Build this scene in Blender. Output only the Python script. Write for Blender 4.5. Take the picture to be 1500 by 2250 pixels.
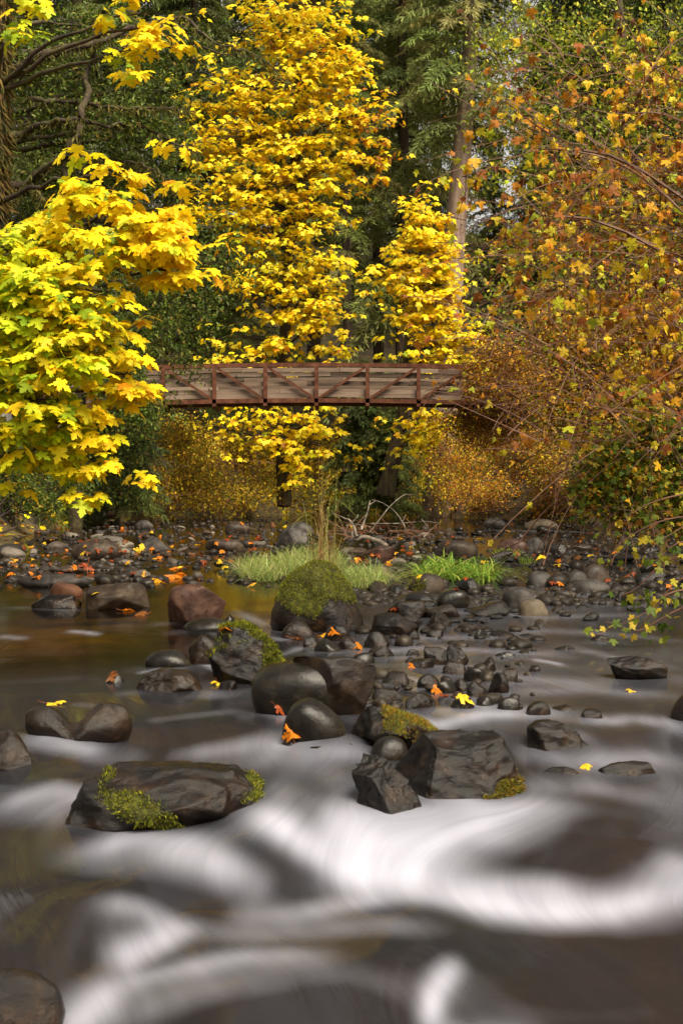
import bpy, bmesh, math
import numpy as np
from mathutils import Vector, Matrix, Quaternion, noise as mnoise

for o in list(bpy.data.objects):
    bpy.data.objects.remove(o, do_unlink=True)
scene = bpy.context.scene
COL = scene.collection

# ------------------------------------------------------------------ camera
F, HY, CZ = 3000.0, 1085.0, 1.4          # focal length in photo pixels, horizon row, eye height
cam_d = bpy.data.cameras.new('camera')
cam = bpy.data.objects.new('camera', cam_d)
COL.objects.link(cam)
cam.location = (0, 0, CZ)
cam.rotation_euler = (math.radians(90), 0, 0)
cam_d.sensor_fit = 'VERTICAL'
cam_d.sensor_height = 36.0
cam_d.lens = F / 2250 * 36.0
cam_d.shift_y = -(1125 - HY) / 2250
cam_d.clip_start = 0.1
cam_d.clip_end = 1000
cam_d.dof.use_dof = True
cam_d.dof.focus_distance = 14.0
cam_d.dof.aperture_fstop = 11.0
scene.camera = cam

# ------------------------------------------------------------------ sky, sun, exposure
SUN_EL, SUN_AZ = 54.0, 145.0              # azimuth clockwise from +Y (where the camera looks)
world = bpy.data.worlds.new('World')
scene.world = world
world.use_nodes = True
wn = world.node_tree
wn.nodes.clear()
sky = wn.nodes.new('ShaderNodeTexSky')
sky.sky_type = 'NISHITA'
sky.sun_disc = False
sky.sun_elevation = math.radians(SUN_EL)
sky.sun_rotation = math.radians(SUN_AZ)
sky.air_density = 1.0
sky.dust_density = 4.0
hsv = wn.nodes.new('ShaderNodeHueSaturation')       # a veil of high cloud: the same sky, nearly grey
hsv.inputs['Saturation'].default_value = 0.1
bg = wn.nodes.new('ShaderNodeBackground')
bg.inputs['Strength'].default_value = 0.095
wo = wn.nodes.new('ShaderNodeOutputWorld')
wn.links.new(sky.outputs[0], hsv.inputs['Color'])
warm = wn.nodes.new('ShaderNodeMix')
warm.data_type, warm.blend_type = 'RGBA', 'MULTIPLY'
warm.inputs[0].default_value = 1.0
warm.inputs[7].default_value = (1.0, 0.95, 0.87, 1)
wn.links.new(hsv.outputs[0], warm.inputs[6])
wn.links.new(warm.outputs[2], bg.inputs['Color'])
wn.links.new(bg.outputs[0], wo.inputs['Surface'])
sun_d = bpy.data.lights.new('sun', 'SUN')
sun_d.energy = 2.9
sun_d.angle = math.radians(32)
sun_d.color = (1.0, 0.88, 0.68)
sun = bpy.data.objects.new('sun', sun_d)
COL.objects.link(sun)
az, el = math.radians(SUN_AZ), math.radians(SUN_EL)
sdir = Vector((math.sin(az) * math.cos(el), math.cos(az) * math.cos(el), math.sin(el)))
sun.rotation_euler = sdir.to_track_quat('Z', 'Y').to_euler()
vs = scene.view_settings
vs.view_transform = 'Standard'
vs.look = 'None'
vs.exposure = 1.1
vs.gamma = 1.0
vs.use_curve_mapping = False
scene.cycles.max_bounces = 8
scene.cycles.transparent_max_bounces = 8
scene.cycles.use_denoising = True

# ------------------------------------------------------------------ helpers
rng = np.random.default_rng(11)


def P(px, py, Y):
    """World point at depth Y on the line of sight through a photo pixel."""
    return np.array([(px - 750) / F * Y, Y, CZ - (py - HY) / F * Y])


def nrm(a):
    return a / np.maximum(np.linalg.norm(a, axis=-1, keepdims=True), 1e-9)


def make_mesh(name, V, Fs, mat=None, col=None, smooth=False, attrs=None):
    me = bpy.data.meshes.new(name)
    V = np.asarray(V, dtype=np.float32)
    if not isinstance(Fs, (list, tuple)):
        Fs = [Fs]
    Fs = [np.asarray(f, dtype=np.int32) for f in Fs if len(f)]
    loops = np.concatenate([f.ravel() for f in Fs])
    tot = np.concatenate([np.full(len(f), f.shape[1], dtype=np.int32) for f in Fs])
    start = np.concatenate([[0], np.cumsum(tot)[:-1]]).astype(np.int32)
    me.vertices.add(len(V))
    me.vertices.foreach_set('co', V.ravel())
    me.loops.add(len(loops))
    me.loops.foreach_set('vertex_index', loops)
    me.polygons.add(len(tot))
    me.polygons.foreach_set('loop_start', start)
    me.polygons.foreach_set('loop_total', tot)
    me.polygons.foreach_set('use_smooth', np.full(len(tot), smooth))
    if col is not None:
        a = me.attributes.new('col', 'FLOAT_COLOR', 'POINT')
        c = np.ones((len(V), 4), dtype=np.float32)
        c[:, :3] = col
        a.data.foreach_set('color', c.ravel())
    for k, v in (attrs or {}).items():
        a = me.attributes.new(k, 'FLOAT', 'POINT')
        a.data.foreach_set('value', np.asarray(v, dtype=np.float32))
    me.update(calc_edges=True)
    if mat:
        me.materials.append(mat)
    return me


def add_obj(name, me, parent=None, loc=(0, 0, 0)):
    o = bpy.data.objects.new(name, me)
    COL.objects.link(o)
    o.location = loc
    if parent is not None:
        o.parent = parent
    return o


def tag(o, label=None, cat=None, group=None, kind=None):
    if label: o['label'] = label
    if cat: o['category'] = cat
    if group: o['group'] = group
    if kind: o['kind'] = kind
    return o


def empty(name, loc):
    o = bpy.data.objects.new(name, None)
    COL.objects.link(o)
    o.location = loc
    o.empty_display_size = 0.2
    return o


class Acc:
    def __init__(self):
        self.V, self.F, self.C, self.n = [], {}, [], 0

    def add(self, V, Fc, col=None):
        V = np.asarray(V, dtype=np.float64)
        Fc = np.asarray(Fc, dtype=np.int64)
        if len(V) == 0:
            return
        self.V.append(V)
        self.F.setdefault(Fc.shape[1], []).append(Fc + self.n)
        c = np.empty((len(V), 3))
        c[:] = (0.5, 0.5, 0.5) if col is None else col
        self.C.append(c)
        self.n += len(V)

    def build(self, name, mat, parent=None, smooth=False):
        org = np.array(parent.location) if parent is not None else np.zeros(3)
        V = np.concatenate(self.V) - org
        me = make_mesh(name, V, [np.concatenate(v) for v in self.F.values()], mat, np.concatenate(self.C), smooth)
        return add_obj(name, me, parent)


def tube(path, rad, sides=5, cap=True):
    path = np.asarray(path, float)
    n = len(path)
    rad = np.broadcast_to(np.asarray(rad, float), (n,))
    t = nrm(np.gradient(path, axis=0))
    up = np.array([0.31, 0.2, 0.93]) if abs(t[:, 2]).mean() < 0.8 else np.array([0.9, 0.4, 0.1])
    a = nrm(np.cross(t, up))
    b = np.cross(t, a)
    ang = np.linspace(0, 2 * math.pi, sides, endpoint=False)
    V = path[:, None, :] + rad[:, None, None] * (np.cos(ang)[None, :, None] * a[:, None, :] + np.sin(ang)[None, :, None] * b[:, None, :])
    V = V.reshape(-1, 3)
    i = np.arange(n - 1)[:, None] * sides
    j = np.arange(sides)[None, :]
    k = (j + 1) % sides
    Fq = np.stack([i + j, i + k, i + sides + k, i + sides + j], axis=-1).reshape(-1, 4)
    return V, Fq


def curve3(p0, p1, p2, n):
    t = np.linspace(0, 1, n)[:, None]
    return (1 - t) ** 2 * p0 + 2 * t * (1 - t) * p1 + t ** 2 * p2


def catmull(pts, n):
    pts = np.asarray(pts, float)
    q = np.vstack([2 * pts[0] - pts[1], pts, 2 * pts[-1] - pts[-2]])
    out = []
    segs = len(pts) - 1
    per = max(2, n // segs)
    for s in range(segs):
        t = np.linspace(0, 1, per, endpoint=(s == segs - 1))[:, None]
        a, b, c, d = q[s], q[s + 1], q[s + 2], q[s + 3]
        out.append(0.5 * ((2 * b) + (-a + c) * t + (2 * a - 5 * b + 4 * c - d) * t ** 2 + (-a + 3 * b - 3 * c + d) * t ** 3))
    return np.vstack(out)


def box(acc, c, s, col=None, R=None):
    x, y, z = np.array(s) / 2
    V = np.array([[-x, -y, -z], [x, -y, -z], [x, y, -z], [-x, y, -z], [-x, -y, z], [x, -y, z], [x, y, z], [-x, y, z]])
    if R is not None:
        V = V @ np.asarray(R).T
    Fq = np.array([[0, 3, 2, 1], [4, 5, 6, 7], [0, 1, 5, 4], [1, 2, 6, 5], [2, 3, 7, 6], [3, 0, 4, 7]])
    acc.add(V + np.array(c), Fq, col)


def sines(Pts, seed, freq=1.0, octv=3):
    r = np.random.default_rng(seed)
    Pts = np.asarray(Pts, float)
    out = np.zeros(len(Pts))
    amp = 1.0
    for _ in range(octv):
        for _k in range(4):
            w = r.normal(size=Pts.shape[1]) * freq
            out += amp * 0.35 * np.sin(Pts @ w + r.uniform(0, 6.28))
        freq *= 2.1
        amp *= 0.5
    return out


# leaf templates: tip along +y, face along +z
def fan(outline, zc, droop, cup=0.0):
    o = np.array(outline, float)
    full = np.vstack([o, (o[1:-1] * [-1, 1])[::-1]])
    V = np.vstack([[0, 0.36], full])
    r2 = (V[:, 0] ** 2 + (V[:, 1] - 0.3) ** 2)
    z = -droop * r2 + cup * np.abs(V[:, 0])
    z[0] += zc
    m = len(full)
    Fc = np.array([[0, 1 + (i + 1) % m, 1 + i] for i in range(m)])
    return np.column_stack([V, z]), Fc[:, ::-1] if False else Fc[:, [0, 2, 1]]


MAPLE = fan([(0, 0), (.20, -.06), (.40, .04), (.27, .2), (.56, .36), (.50, .55), (.21, .52), (.22, .74), (0, 1.0)], -0.03, 0.28)
MAPLE_FINE = fan([(0, .02), (.14, -.08), (.38, -.04), (.31, .05), (.43, .1), (.24, .2), (.40, .26), (.60, .30), (.52, .39), (.55, .54), (.38, .50), (.35, .57), (.16, .46), (.17, .64), (.27, .74), (.15, .80), (.13, .9), (0, 1.04)], -0.03, 0.30)
MAPLE_CURL = fan([(0, 0), (.16, -.05), (.34, .05), (.24, .18), (.46, .36), (.40, .56), (.2, .5), (.2, .74), (0, 1.0)], 0.05, 0.75, 0.5)
OVAL = (np.array([[0, 0, 0], [.28, .35, .06], [.2, .75, .03], [0, 1, -.1], [-.2, .75, .03], [-.28, .35, .06], [0, .5, -.03]]),
        np.array([[0, 1, 6], [1, 2, 6], [2, 3, 6], [3, 4, 6], [4, 5, 6], [5, 0, 6]]))
DIAMOND = (np.array([[0, 0, 0], [.3, .5, .08], [0, 1, -.08], [-.3, .5, .08]]), np.array([[0, 1, 2], [0, 2, 3]]))
NEEDLE = (np.array([[0, 0, 0], [.09, .4, 0], [0, 1, -.1], [-.09, .4, 0]]), np.array([[0, 1, 2], [0, 2, 3]]))


def frames(d, n):
    d = nrm(d)
    z = nrm(n - np.sum(n * d, axis=1, keepdims=True) * d)
    x = np.cross(d, z)
    return np.stack([x, d, z], axis=-1)       # columns


def scatter(acc, tpl, pos, d, n, size, col):
    T, Fc = tpl
    R = frames(d, n)
    N = len(pos)
    V = np.einsum('nij,kj->nki', R, T) * np.asarray(size).reshape(-1, 1, 1) + pos[:, None, :]
    Fa = (Fc[None] + (np.arange(N) * len(T))[:, None, None]).reshape(-1, Fc.shape[1])
    acc.add(V.reshape(-1, 3), Fa, np.repeat(np.asarray(col), len(T), axis=0))


def palette(cols, w, N, jit=0.18, r=None):
    r = r or rng
    c = np.array(cols, float)[r.choice(len(cols), N, p=np.array(w) / np.sum(w))]
    return np.clip(c * (1 + jit * r.normal(size=(N, 1))) * (1 + 0.06 * r.normal(size=(N, 3))), 0.003, 0.95)


# ------------------------------------------------------------------ materials
def new_mat(name):
    m = bpy.data.materials.new(name)
    m.use_nodes = True
    nt = m.node_tree
    nt.nodes.clear()
    out = nt.nodes.new('ShaderNodeOutputMaterial')
    return m, nt, out


def N_(nt, t, **kw):
    n = nt.nodes.new(t)
    for k, v in kw.items():
        if k in n.inputs:
            n.inputs[k].default_value = v
        else:
            setattr(n, k, v)
    return n


def mat_leaf(name, trans=0.35, rough=0.5, mottled=0.0, scale=30.0):
    m, nt, out = new_mat(name)
    at = N_(nt, 'ShaderNodeAttribute', attribute_name='col')
    src = at.outputs['Color']
    if mottled > 0:
        tc = N_(nt, 'ShaderNodeTexCoord')
        nz = N_(nt, 'ShaderNodeTexNoise', Scale=scale, Detail=3.0)
        nt.links.new(tc.outputs['Object'], nz.inputs['Vector'])
        rp = N_(nt, 'ShaderNodeValToRGB')
        rp.color_ramp.elements[0].position = 0.42
        rp.color_ramp.elements[0].color = (0.42, 0.25, 0.1, 1)
        rp.color_ramp.elements[1].position = 0.56
        rp.color_ramp.elements[1].color = (1, 1, 1, 1)
        nt.links.new(nz.outputs['Fac'], rp.inputs['Fac'])
        mx = N_(nt, 'ShaderNodeMix', data_type='RGBA', blend_type='MULTIPLY')
        mx.inputs[0].default_value = mottled
        nt.links.new(src, mx.inputs[6])
        nt.links.new(rp.outputs[0], mx.inputs[7])
        src = mx.outputs[2]
    b = N_(nt, 'ShaderNodeBsdfPrincipled', Roughness=rough)
    b.inputs['Specular IOR Level'].default_value = 0.18
    t = N_(nt, 'ShaderNodeBsdfTranslucent')
    mix = N_(nt, 'ShaderNodeMixShader')
    mix.inputs[0].default_value = trans
    nt.links.new(src, b.inputs['Base Color'])
    nt.links.new(src, t.inputs['Color'])
    nt.links.new(b.outputs[0], mix.inputs[1])
    nt.links.new(t.outputs[0], mix.inputs[2])
    nt.links.new(mix.outputs[0], out.inputs['Surface'])
    return m


def mat_noise(name, cols, scale=6.0, rough=(0.5, 0.8), bump=0.4, bscale=None, bdist=0.02, vec='Object', spec=0.5, rnd=0.0, detail=6.0, stretch=(1, 1, 1), coat=0.0):
    """cols: list of (pos, rgb) on a noise; rnd: share of Object Info Random in the ramp input."""
    m, nt, out = new_mat(name)
    tc = N_(nt, 'ShaderNodeTexCoord')
    mp = N_(nt, 'ShaderNodeMapping')
    mp.inputs['Scale'].default_value = stretch
    nt.links.new(tc.outputs[vec], mp.inputs['Vector'])
    nz = N_(nt, 'ShaderNodeTexNoise', Scale=scale, Detail=detail, Roughness=0.62)
    nt.links.new(mp.outputs[0], nz.inputs['Vector'])
    fac = nz.outputs['Fac']
    if rnd > 0:
        oi = N_(nt, 'ShaderNodeObjectInfo')
        mx = N_(nt, 'ShaderNodeMix', data_type='FLOAT')
        mx.inputs[0].default_value = rnd
        nt.links.new(fac, mx.inputs[2])
        nt.links.new(oi.outputs['Random'], mx.inputs[3])
        fac = mx.outputs[0]
    rp = N_(nt, 'ShaderNodeValToRGB')
    el = rp.color_ramp.elements
    while len(el) < len(cols):
        el.new(0.5)
    for e, (p, c) in zip(el, cols):
        e.position = p
        e.color = (*c, 1)
    nt.links.new(fac, rp.inputs['Fac'])
    b = N_(nt, 'ShaderNodeBsdfPrincipled')
    b.inputs['Specular IOR Level'].default_value = spec
    if coat:
        b.inputs['Coat Weight'].default_value = coat
        b.inputs['Coat Roughness'].default_value = 0.12
    nt.links.new(rp.outputs[0], b.inputs['Base Color'])
    n2 = N_(nt, 'ShaderNodeTexNoise', Scale=scale * 1.7, Detail=4.0)
    nt.links.new(mp.outputs[0], n2.inputs['Vector'])
    mr = N_(nt, 'ShaderNodeMapRange')
    mr.inputs[1].default_value, mr.inputs[2].default_value = 0.35, 0.65
    mr.inputs[3].default_value, mr.inputs[4].default_value = rough
    nt.links.new(n2.outputs['Fac'], mr.inputs[0])
    nt.links.new(mr.outputs[0], b.inputs['Roughness'])
    if bump:
        n3 = N_(nt, 'ShaderNodeTexNoise', Scale=bscale or scale * 4, Detail=9.0, Roughness=0.74)
        nt.links.new(mp.outputs[0], n3.inputs['Vector'])
        bp = N_(nt, 'ShaderNodeBump', Strength=bump, Distance=bdist)
        nt.links.new(n3.outputs['Fac'], bp.inputs['Height'])
        nt.links.new(bp.outputs[0], b.inputs['Normal'])
    nt.links.new(b.outputs[0], out.inputs['Surface'])
    return m


M = {}
M['maple'] = mat_leaf('maple_leaf', 0.35, 0.45)
M['maple_mottled'] = mat_leaf('maple_leaf_spotted', 0.35, 0.5, 0.6, 28.0)
M['leaf'] = mat_leaf('small_leaf', 0.3, 0.5)
M['glossleaf'] = mat_leaf('dark_leaf', 0.25, 0.38)
M['needle'] = mat_leaf('conifer_needle', 0.35, 0.6)
M['grass'] = mat_leaf('grass_blade', 0.4, 0.5)
M['mossblade'] = mat_leaf('moss_blade', 0.3, 0.7)
M['deadleaf'] = mat_leaf('fallen_leaf', 0.25, 0.4, 0.5, 9.0)
M['bark'] = mat_noise('mossy_bark', [(0.35, (.02, .012, .006)), (0.5, (.05, .03, .014)), (0.62, (.075, .07, .018)), (0.75, (.1, .075, .03))], 5, (.75, .95), 0.9, 22, 0.03, stretch=(1, 1, .35))
M['palebark'] = mat_noise('pale_bark', [(0.3, (.13, .08, .055)), (0.55, (.27, .185, .135)), (0.75, (.38, .29, .23))], 4, (.8, .95), 0.9, 14, 0.03, stretch=(1.6, 1.6, .22))
M['firbark'] = mat_noise('fir_bark', [(0.3, (.035, .022, .014)), (0.55, (.085, .055, .035)), (0.75, (.13, .095, .065))], 4, (.8, .95), 0.9, 14, 0.03, stretch=(1.6, 1.6, .22))
M['twig'] = mat_noise('twig_bark', [(0.35, (.07, .025, .012)), (0.6, (.15, .06, .025)), (0.8, (.22, .12, .06))], 8, (.5, .8), 0)
M['darktwig'] = mat_noise('dark_twig_bark', [(0.35, (.02, .014, .008)), (0.6, (.05, .035, .02)), (0.8, (.12, .1, .07))], 8, (.6, .9), 0)
M['steel'] = mat_noise('weathered_steel', [(0.3, (.045, .017, .009)), (0.5, (.1, .036, .019)), (0.75, (.17, .07, .038))], 5, (.55, .8), 0.25, 40, 0.004, spec=0.15)
M['board'] = mat_noise('grey_board', [(0.28, (.035, .02, .012)), (0.5, (.12, .077, .05)), (0.72, (.25, .18, .13))], 3.0, (.7, .95), 0.5, 12, 0.008, rnd=0.42, stretch=(.35, 2, 7))
M['deck'] = mat_noise('deck_board', [(0.3, (.05, .035, .025)), (0.7, (.13, .1, .075))], 3, (.7, .95), 0.4)
M['concrete'] = mat_noise('concrete', [(0.3, (.14, .13, .12)), (0.7, (.3, .29, .27))], 5, (.8, .95), 0.4)
M['rust'] = mat_noise('rusty_pipe', [(0.3, (.06, .025, .012)), (0.7, (.18, .08, .04))], 8, (.6, .9), 0.4)
M['wet'] = mat_noise('wet_basalt', [(0.32, (.002, .0012, .0007)), (0.5, (.006, .0034, .0018)), (0.6, (.017, .008, .0032)), (0.74, (.05, .027, .011))], 8, (.02, .16), 0.7, 20, 0.016, spec=0.36)
M['wetbrown'] = mat_noise('wet_brown_stone', [(0.3, (.004, .002, .001)), (0.5, (.011, .0055, .0026)), (0.7, (.034, .019, .008))], 8, (.03, .18), 0.7, 18, 0.016, spec=0.36)
M['wetround'] = mat_noise('wet_smooth_stone', [(0.3, (.003, .0023, .0015)), (0.5, (.008, .0058, .0036)), (0.62, (.016, .012, .007)), (0.78, (.045, .036, .022))], 10, (.06, .28), 0.6, 30, 0.008, spec=0.38)
M['redstone'] = mat_noise('pitted_red_stone', [(0.3, (.018, .008, .005)), (0.5, (.05, .023, .015)), (0.72, (.11, .058, .038))], 10, (.3, .6), 0.6, 30, 0.012, spec=0.28)
M['rust_stone'] = mat_noise('orange_stone', [(0.3, (.1, .035, .016)), (0.7, (.24, .1, .045))], 7, (.4, .7), 0.5)
M['greystone'] = mat_noise('grey_stone', [(0.3, (.012, .01, .0085)), (0.5, (.034, .029, .025)), (0.72, (.11, .095, .082))], 6, (.4, .75), 0.5, 30, 0.01, spec=0.28)
M['tanstone'] = mat_noise('tan_stone', [(0.3, (.05, .036, .022)), (0.5, (.11, .083, .054)), (0.75, (.2, .165, .115))], 6, (.45, .75), 0.4, 30, 0.01, spec=0.28)
M['brownstone'] = mat_noise('brown_stone', [(0.3, (.01, .006, .0035)), (0.5, (.028, .018, .011)), (0.75, (.09, .063, .04))], 6, (.4, .7), 0.5, 30, 0.01, spec=0.28)
M['cobble'] = mat_noise('bar_cobble', [(0.22, (.007, .0055, .004)), (0.38, (.024, .0185, .0135)), (0.5, (.05, .03, .018)), (0.62, (.08, .068, .057)), (0.8, (.2, .17, .13))], 5, (.3, .7), 0.45, 30, 0.01, rnd=0.6, spec=0.25)
M['wetcobble'] = mat_noise('wet_cobble', [(0.3, (.003, .0024, .002)), (0.5, (.009, .0065, .005)), (0.66, (.024, .015, .009)), (0.8, (.06, .048, .036))], 5, (.05, .28), 0.5, 20, 0.016, rnd=0.5, spec=0.45)
M['pebble'] = mat_noise('pebble', [(0.3, (.005, .004, .003)), (0.5, (.018, .013, .009)), (0.7, (.06, .045, .03))], 9, (.25, .6), 0.3, vec='Object', spec=0.25)
M['moss'] = mat_noise('moss_mat', [(0.3, (.015, .013, .004)), (0.5, (.06, .062, .008)), (0.7, (.17, .17, .014))], 22, (.9, 1.0), 0.9, 90, 0.02)
M['driftwood'] = mat_noise('driftwood', [(0.35, (.035, .025, .016)), (0.5, (.14, .11, .08)), (0.75, (.34, .29, .23))], 7, (.6, .9), 0.5, 30, 0.006)
M['litter'] = mat_noise('forest_floor', [(0.3, (.022, .016, .008)), (0.5, (.06, .045, .018)), (0.62, (.1, .07, .02)), (0.75, (.2, .12, .025))], 2.2, (.85, 1.0), 0.8, 9, 0.06, detail=10)
M['bed'] = mat_noise('river_bed', [(0.3, (.03, .02, .007)), (0.5, (.09, .062, .018)), (0.7, (.17, .12, .035))], 3.0, (.5, .9), 0.6, 14, 0.04, detail=10)


# ------------------------------------------------------------------ the stream: levels and banks
_YL = np.array([0, 3.0, 4.5, 5.3, 6.0, 6.6, 7.5, 9, 12, 18, 30, 60, 200.])
_ZL = np.array([-.12, -.05, .0, .06, .16, .25, .30, .33, .37, .41, .44, .45, .45])


def zw0(x, y):
    x, y = np.asarray(x, float), np.asarray(y, float)
    w = 0.22 * np.sin(x * 2.1 + 0.6) + 0.14 * np.sin(x * 4.7 + 2.0)
    w = w * np.clip((8.5 - y) / 2.0, 0, 1)
    return np.interp(y + w, _YL, _ZL)


def on_water(px, py):
    y = 8.0
    for _ in range(60):
        x = (px - 750) / F * y
        y = 0.5 * y + 0.5 * (CZ - float(zw0(x, y))) * F / max(py - HY, 4)
    return (px - 750) / F * y, y


def xl(y):
    return np.interp(y, [-5, 0, 8, 13, 20, 30, 45, 52, 60], [-6.5, -6, -4.6, -3.75, -5.7, -7.4, -8.2, -6.0, -2.5])


def xr(y):
    return np.interp(y, [-5, 0, 8, 13, 20, 30, 45, 48, 52, 56, 60], [6.5, 6, 4.6, 4.3, 6.2, 7.7, 8.2, 7.6, 4.8, 4.3, 4.6])


def ground_z(x, y):
    x, y = np.asarray(x, float), np.asarray(y, float)
    w = zw0(x, y)
    nz = sines(np.column_stack([np.ravel(x), np.ravel(y)]), 5, 0.9, 3).reshape(np.shape(w))
    bar = np.exp(-((y - 24) / 11) ** 2) * 0.17
    bed = w - 0.24 + bar + 0.035 * nz * (bar > 0.02)
    b = np.maximum(np.maximum(xl(y) - x, x - xr(y)), (y - 61.0) * 0.8)
    bank = np.where(b > -0.8, (b + 0.8) * 0.22, 0)
    lim = np.interp(y, [0, 20, 40, 62], [0.9, 1.4, 3.6, 3.6])
    up = np.where(b > 0, np.minimum(b * 0.95, lim) + np.maximum(b - lim, 0) * 0.12 + 0.08 * nz, 0)
    hill = np.clip(y - 66, 0, 30) * 0.42
    return bed + np.minimum(bank, .3) + up + hill


def sheet(name, xs, ys, mat, zf):
    X, Y = np.meshgrid(xs, ys)
    V = np.column_stack([X.ravel(), Y.ravel(), zf(X, Y).ravel()])
    nx, ny = len(xs), len(ys)
    i = np.arange(ny - 1)[:, None] * nx + np.arange(nx - 1)[None, :]
    Fq = np.stack([i, i + 1, i + nx + 1, i + nx], axis=-1).reshape(-1, 4)
    return V, Fq


xs = np.concatenate([np.linspace(-140, -12, 30), np.linspace(-11.5, 11.5, 150), np.linspace(12, 140, 30)])
ys = np.concatenate([np.linspace(-30, 0, 10), np.linspace(0.5, 66, 260), np.linspace(67, 260, 60)])
V, Fq = sheet('ground', xs, ys, None, ground_z)
inside = np.minimum(np.minimum(V[:, 0] - xl(V[:, 1]), xr(V[:, 1]) - V[:, 0]), 61 - V[:, 1])
me = make_mesh('ground', V, Fq, M['litter'], None, True)
me.materials.append(M['bed'])
fi = (inside[Fq].mean(axis=1) > -0.15).astype(np.int32)
me.polygons.foreach_set('material_index', fi)
tag(add_obj('ground', me), 'leaf strewn banks and stony stream bed', None, None, 'structure')

# ------------------------------------------------------------------ rocks
_ico = {}


def ico(sub):
    if sub not in _ico:
        bm = bmesh.new()
        bmesh.ops.create_icosphere(bm, subdivisions=sub, radius=1.0)
        bm.verts.ensure_lookup_table()
        _ico[sub] = (nrm(np.array([v.co[:] for v in bm.verts])), np.array([[v.index for v in f.verts] for f in bm.faces]))
        bm.free()
    return _ico[sub]


def rock_shape(poly, depth, sharp, seed, sub=4, rough=0.03):
    """poly: front outline (x, z) around the origin; returns vertices filling exactly that outline's box."""
    r = np.random.default_rng(seed)
    U_, Fc = ico(sub)
    poly = np.array(poly, float)
    c = poly.mean(axis=0)
    q = poly - c
    if np.sum(q[:, 0] * np.roll(q[:, 1], -1) - q[:, 1] * np.roll(q[:, 0], -1)) < 0:
        q = q[::-1]
    k = np.zeros(len(U_))
    sc = np.abs(q).max(axis=0)
    size = max(sc)
    for i in range(len(q)):
        a, b = q[i], q[(i + 1) % len(q)]
        e = b - a
        nn = np.array([e[1], -e[0]])
        if np.linalg.norm(nn) < 1e-9:
            continue
        nn = nn / np.linalg.norm(nn)
        d = max(a @ nn, 0.12 * size)
        for s in (-1, 1):
            t = r.uniform(.15, .75) * size / depth
            pn = np.array([nn[0], s * t * .6, nn[1]])
            k += np.maximum(U_ @ pn / d, 0) ** sharp
    for s in (-1, 1):
        for _ in range(2):
            pn = nrm(np.array([r.normal() * .3, s, r.normal() * .25 + .1]))
            k += np.maximum(U_ @ pn / (depth * r.uniform(.85, 1.0)), 0) ** sharp
    V = U_ * (k ** (-1.0 / sharp))[:, None]
    if sharp > 7.5:
        for _ in range(12):                               # flat fracture faces
            cn = nrm(np.array([r.normal(), r.normal() * .8 - .35, r.normal() * .7 + .25]))
            s_ = V @ cn
            ex = np.maximum(s_ - s_.max() * r.uniform(.58, .86), 0)
            V = V - cn * (ex * .93)[:, None]
    off = Vector((seed * 3.7 % 50, seed * 1.3 % 50, 0))
    nf = 1.3 / size
    disp = np.array([mnoise.fractal(Vector(v * nf) + off, 0.9, 2.1, 6) for v in V])
    V = V + U_ * (disp * rough * size * 2.0)[:, None]
    if sharp > 7.5:
        rg = np.array([1 - abs(mnoise.noise(Vector(v * nf * 3.1) + off)) * 2 for v in V])
        V = V + U_ * (np.clip(rg, 0, 1) ** 2 * rough * size * .45)[:, None]
    lo, hi = V.min(axis=0), V.max(axis=0)
    pl, ph = q.min(axis=0), q.max(axis=0)
    V[:, 0] = pl[0] + (V[:, 0] - lo[0]) / (hi[0] - lo[0]) * (ph[0] - pl[0])
    V[:, 2] = pl[1] + (V[:, 2] - lo[2]) / (hi[2] - lo[2]) * (ph[1] - pl[1])
    return V, Fc, c


def auto_poly(w, h, seed, skew=0.0, blocky=0.0):
    r = np.random.default_rng(seed + 900)
    out = []
    for a in np.linspace(0, 2 * math.pi, 9, endpoint=False) + r.uniform(0, .5):
        rad = r.uniform(.84, 1.04)
        x, z = math.cos(a) * rad, math.sin(a) * rad
        if blocky:
            mxx = max(abs(x), abs(z))
            x, z = x * (1 + blocky * (1 / mxx - 1)), z * (1 + blocky * (1 / mxx - 1))
        out.append(((x + skew * max(z, 0)) * w / 2, z * h / 2))
    return np.array(out)


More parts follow.
